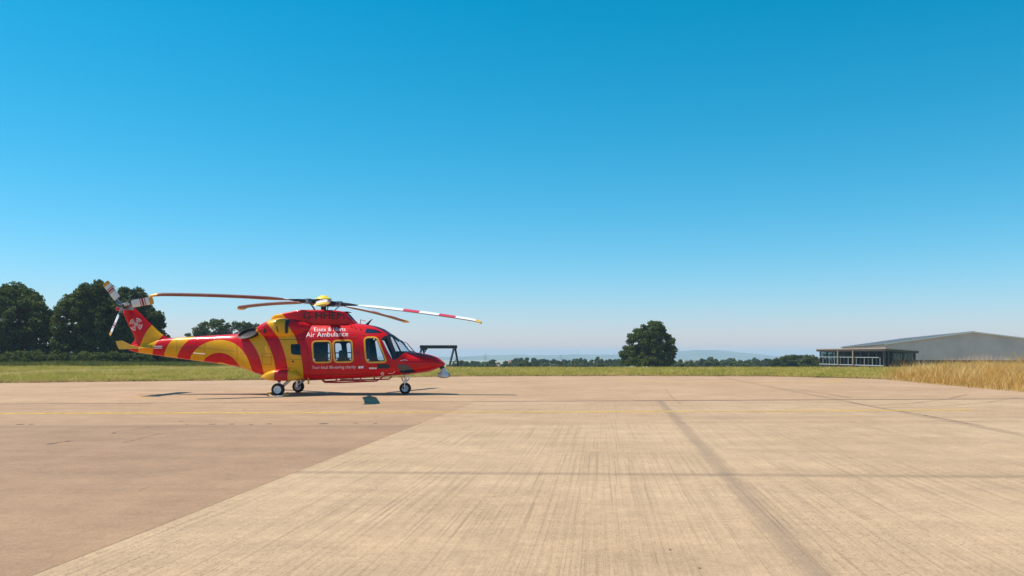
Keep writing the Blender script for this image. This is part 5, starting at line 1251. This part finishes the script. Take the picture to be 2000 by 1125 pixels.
mb = MB(); a_ = hl(703.5, 634, 0.1); mb.bar(a_ - Vector((0, 0, 0.05)), a_ + Vector((0.02, 0, 0.19)), 0.02, 0.06); mb.tube([a_ + Vector((0, 0, 0.19)), a_ + Vector((0.22, 0, 0.13))], 0.012, 6); mb.build('antenna', M['red'], heli)
for px, py in ((686, 638), (693, 640), (703, 642)):
    c = body.S(px, py); mb = MB(); mb.bar(c, c + Vector((0.0, -0.05, 0.10)), 0.02, 0.03); mb.build('antenna', M['red'], heli)
a_, b_ = hl(446, 641, 0.0), hl(457, 652.5, 0); mb = MB(); mb.tube([b_ - Vector((0, 0, 0.05)), a_], [0.016, 0.008], 6); mb.build('whip_antenna', M['steel'], heli)
mb = MB(); mb.tube([hl(809, 687.2, -0.32), hl(804, 681.0, -0.34), hl(795, 670.5, -0.36), hl(789, 667.8, -0.38)], [0.02, 0.018, 0.014, 0.012], 6); mb.tube([hl(797, 681.5, -0.52), hl(787, 667.6, -0.46), hl(783, 664.6, -0.44)], 0.014, 6); mb.build('wiper', M['black'], heli)
mb = MB(); mb.tube([hl(600, 606.4, -0.25), hl(592, 605.4, -0.25)], 0.03, 8); mb.build('beacon', M['bwhite'], heli)
mb = MB(); c = hl(366, 693.6, -0.33); mb.tube([hl(378, 689.2, -0.36), hl(388, 690.6, -0.37), hl(401, 691.4, -0.39)], 0.012, 6); mb.build('wire_aerial', M['bwhite'], heli)
# --- inside the cabin
def ibox(name, px0, px1, py0, py1, y0, y1, mat, parent, bev=0.05):
    ym = (y0 + y1) / 2; a_, b_ = hl(px0, py1, ym), hl(px1, py0, ym); mb = MB()
    mb.box(((a_.x + b_.x) / 2, ym, (a_.z + b_.z) / 2), (b_.x - a_.x, y1 - y0, b_.z - a_.z)); o = mb.build(name, mat, parent)
    bm = bmesh.new(); bm.from_mesh(o.data); bmesh.ops.bevel(bm, geom=list(bm.edges), offset=min(bev, 0.3 * (b_.z - a_.z), 0.3 * (b_.x - a_.x)), segments=2, affect='EDGES'); bm.to_mesh(o.data); bm.free(); return o
ibox('cabin_floor', 574, 752, 726, 730, -0.70, 0.70, M['interior'], heli, 0.01)
ibox('bulkhead', 698, 701, 640, 727, -0.20, 0.9, M['interior'], heli, 0.01)
for y in (-0.52, 0.52):
    st = ibox('seat_backrest', 715, 721, 676, 716, y - 0.24, y + 0.24, M['seat'], heli)
    ibox('seat_cushion', 719, 739, 709, 716, y - 0.25, y + 0.25, M['seat'], st)
    ibox('headrest', 716, 721, 664, 675, y - 0.14, y + 0.14, M['seat'], st)
ibox('instrument_coaming', 776, 797, 686, 693, -0.66, 0.66, M['black'], heli)
ibox('instrument_panel', 777, 789, 692, 712, -0.60, 0.60, M['interior'], heli)
ibox('stretcher', 622, 690, 699, 706, 0.15, 0.72, M['gear'], heli)
ibox('equipment_rack', 614, 640, 662, 712, 0.62, 0.88, M['gear'], heli, 0.03)
for px in (596, 664): 
    st = ibox('cabin_seat', px, px + 6, 684, 718, -0.35, 0.15, M['seat'], heli); ibox('seat_cushion', px + 4, px + 20, 711, 718, -0.36, 0.15, M['seat'], st)
mb = MB(); mb.tube([hl(604, 690.5, 0.35), hl(694, 688.6, 0.35)], 0.022, 8); mb.build('grab_rail', M['steel'], heli, True)

# --- chocks, each a thing of its own
for (px, lab) in ((529, 'yellow wheel chock behind the near main wheel'), (557.5, 'yellow wheel chock ahead of the near main wheel')):
    c = hl(px, 772, -1.36); t = empty('wheel_chock', (HX + c.x, HD - 1.36, 0)); s_ = 1 if px < 540 else -1
    pr = [(-0.10 * s_, 0.004), (0.08 * s_, 0.004), (0.06 * s_, 0.03), (-0.02 * s_, 0.13), (-0.08 * s_, 0.13)]
    V = [(x_, y_, z_) for y_ in (-0.16, 0.16) for x_, z_ in pr]; n_ = 5
    mk('block', V, [tuple(range(n_)), tuple(range(n_, 2 * n_))[::-1]] + [(i, (i + 1) % n_, n_ + (i + 1) % n_, n_ + i) for i in range(n_)], M['ochre'], t)
    mb = MB(); mb.tube([(0, -0.16, 0.06), (0.06 * s_, -0.24, 0.02), (0.16 * s_, -0.29, 0.014), (0.24 * s_, -0.27, 0.014)], 0.012, 6); mb.build('rope', M['bwhite'], t)
    tag(t, lab, 'wheel chock', 'chocks at the near main wheel')
for o in protos: bpy.data.objects.remove(o)
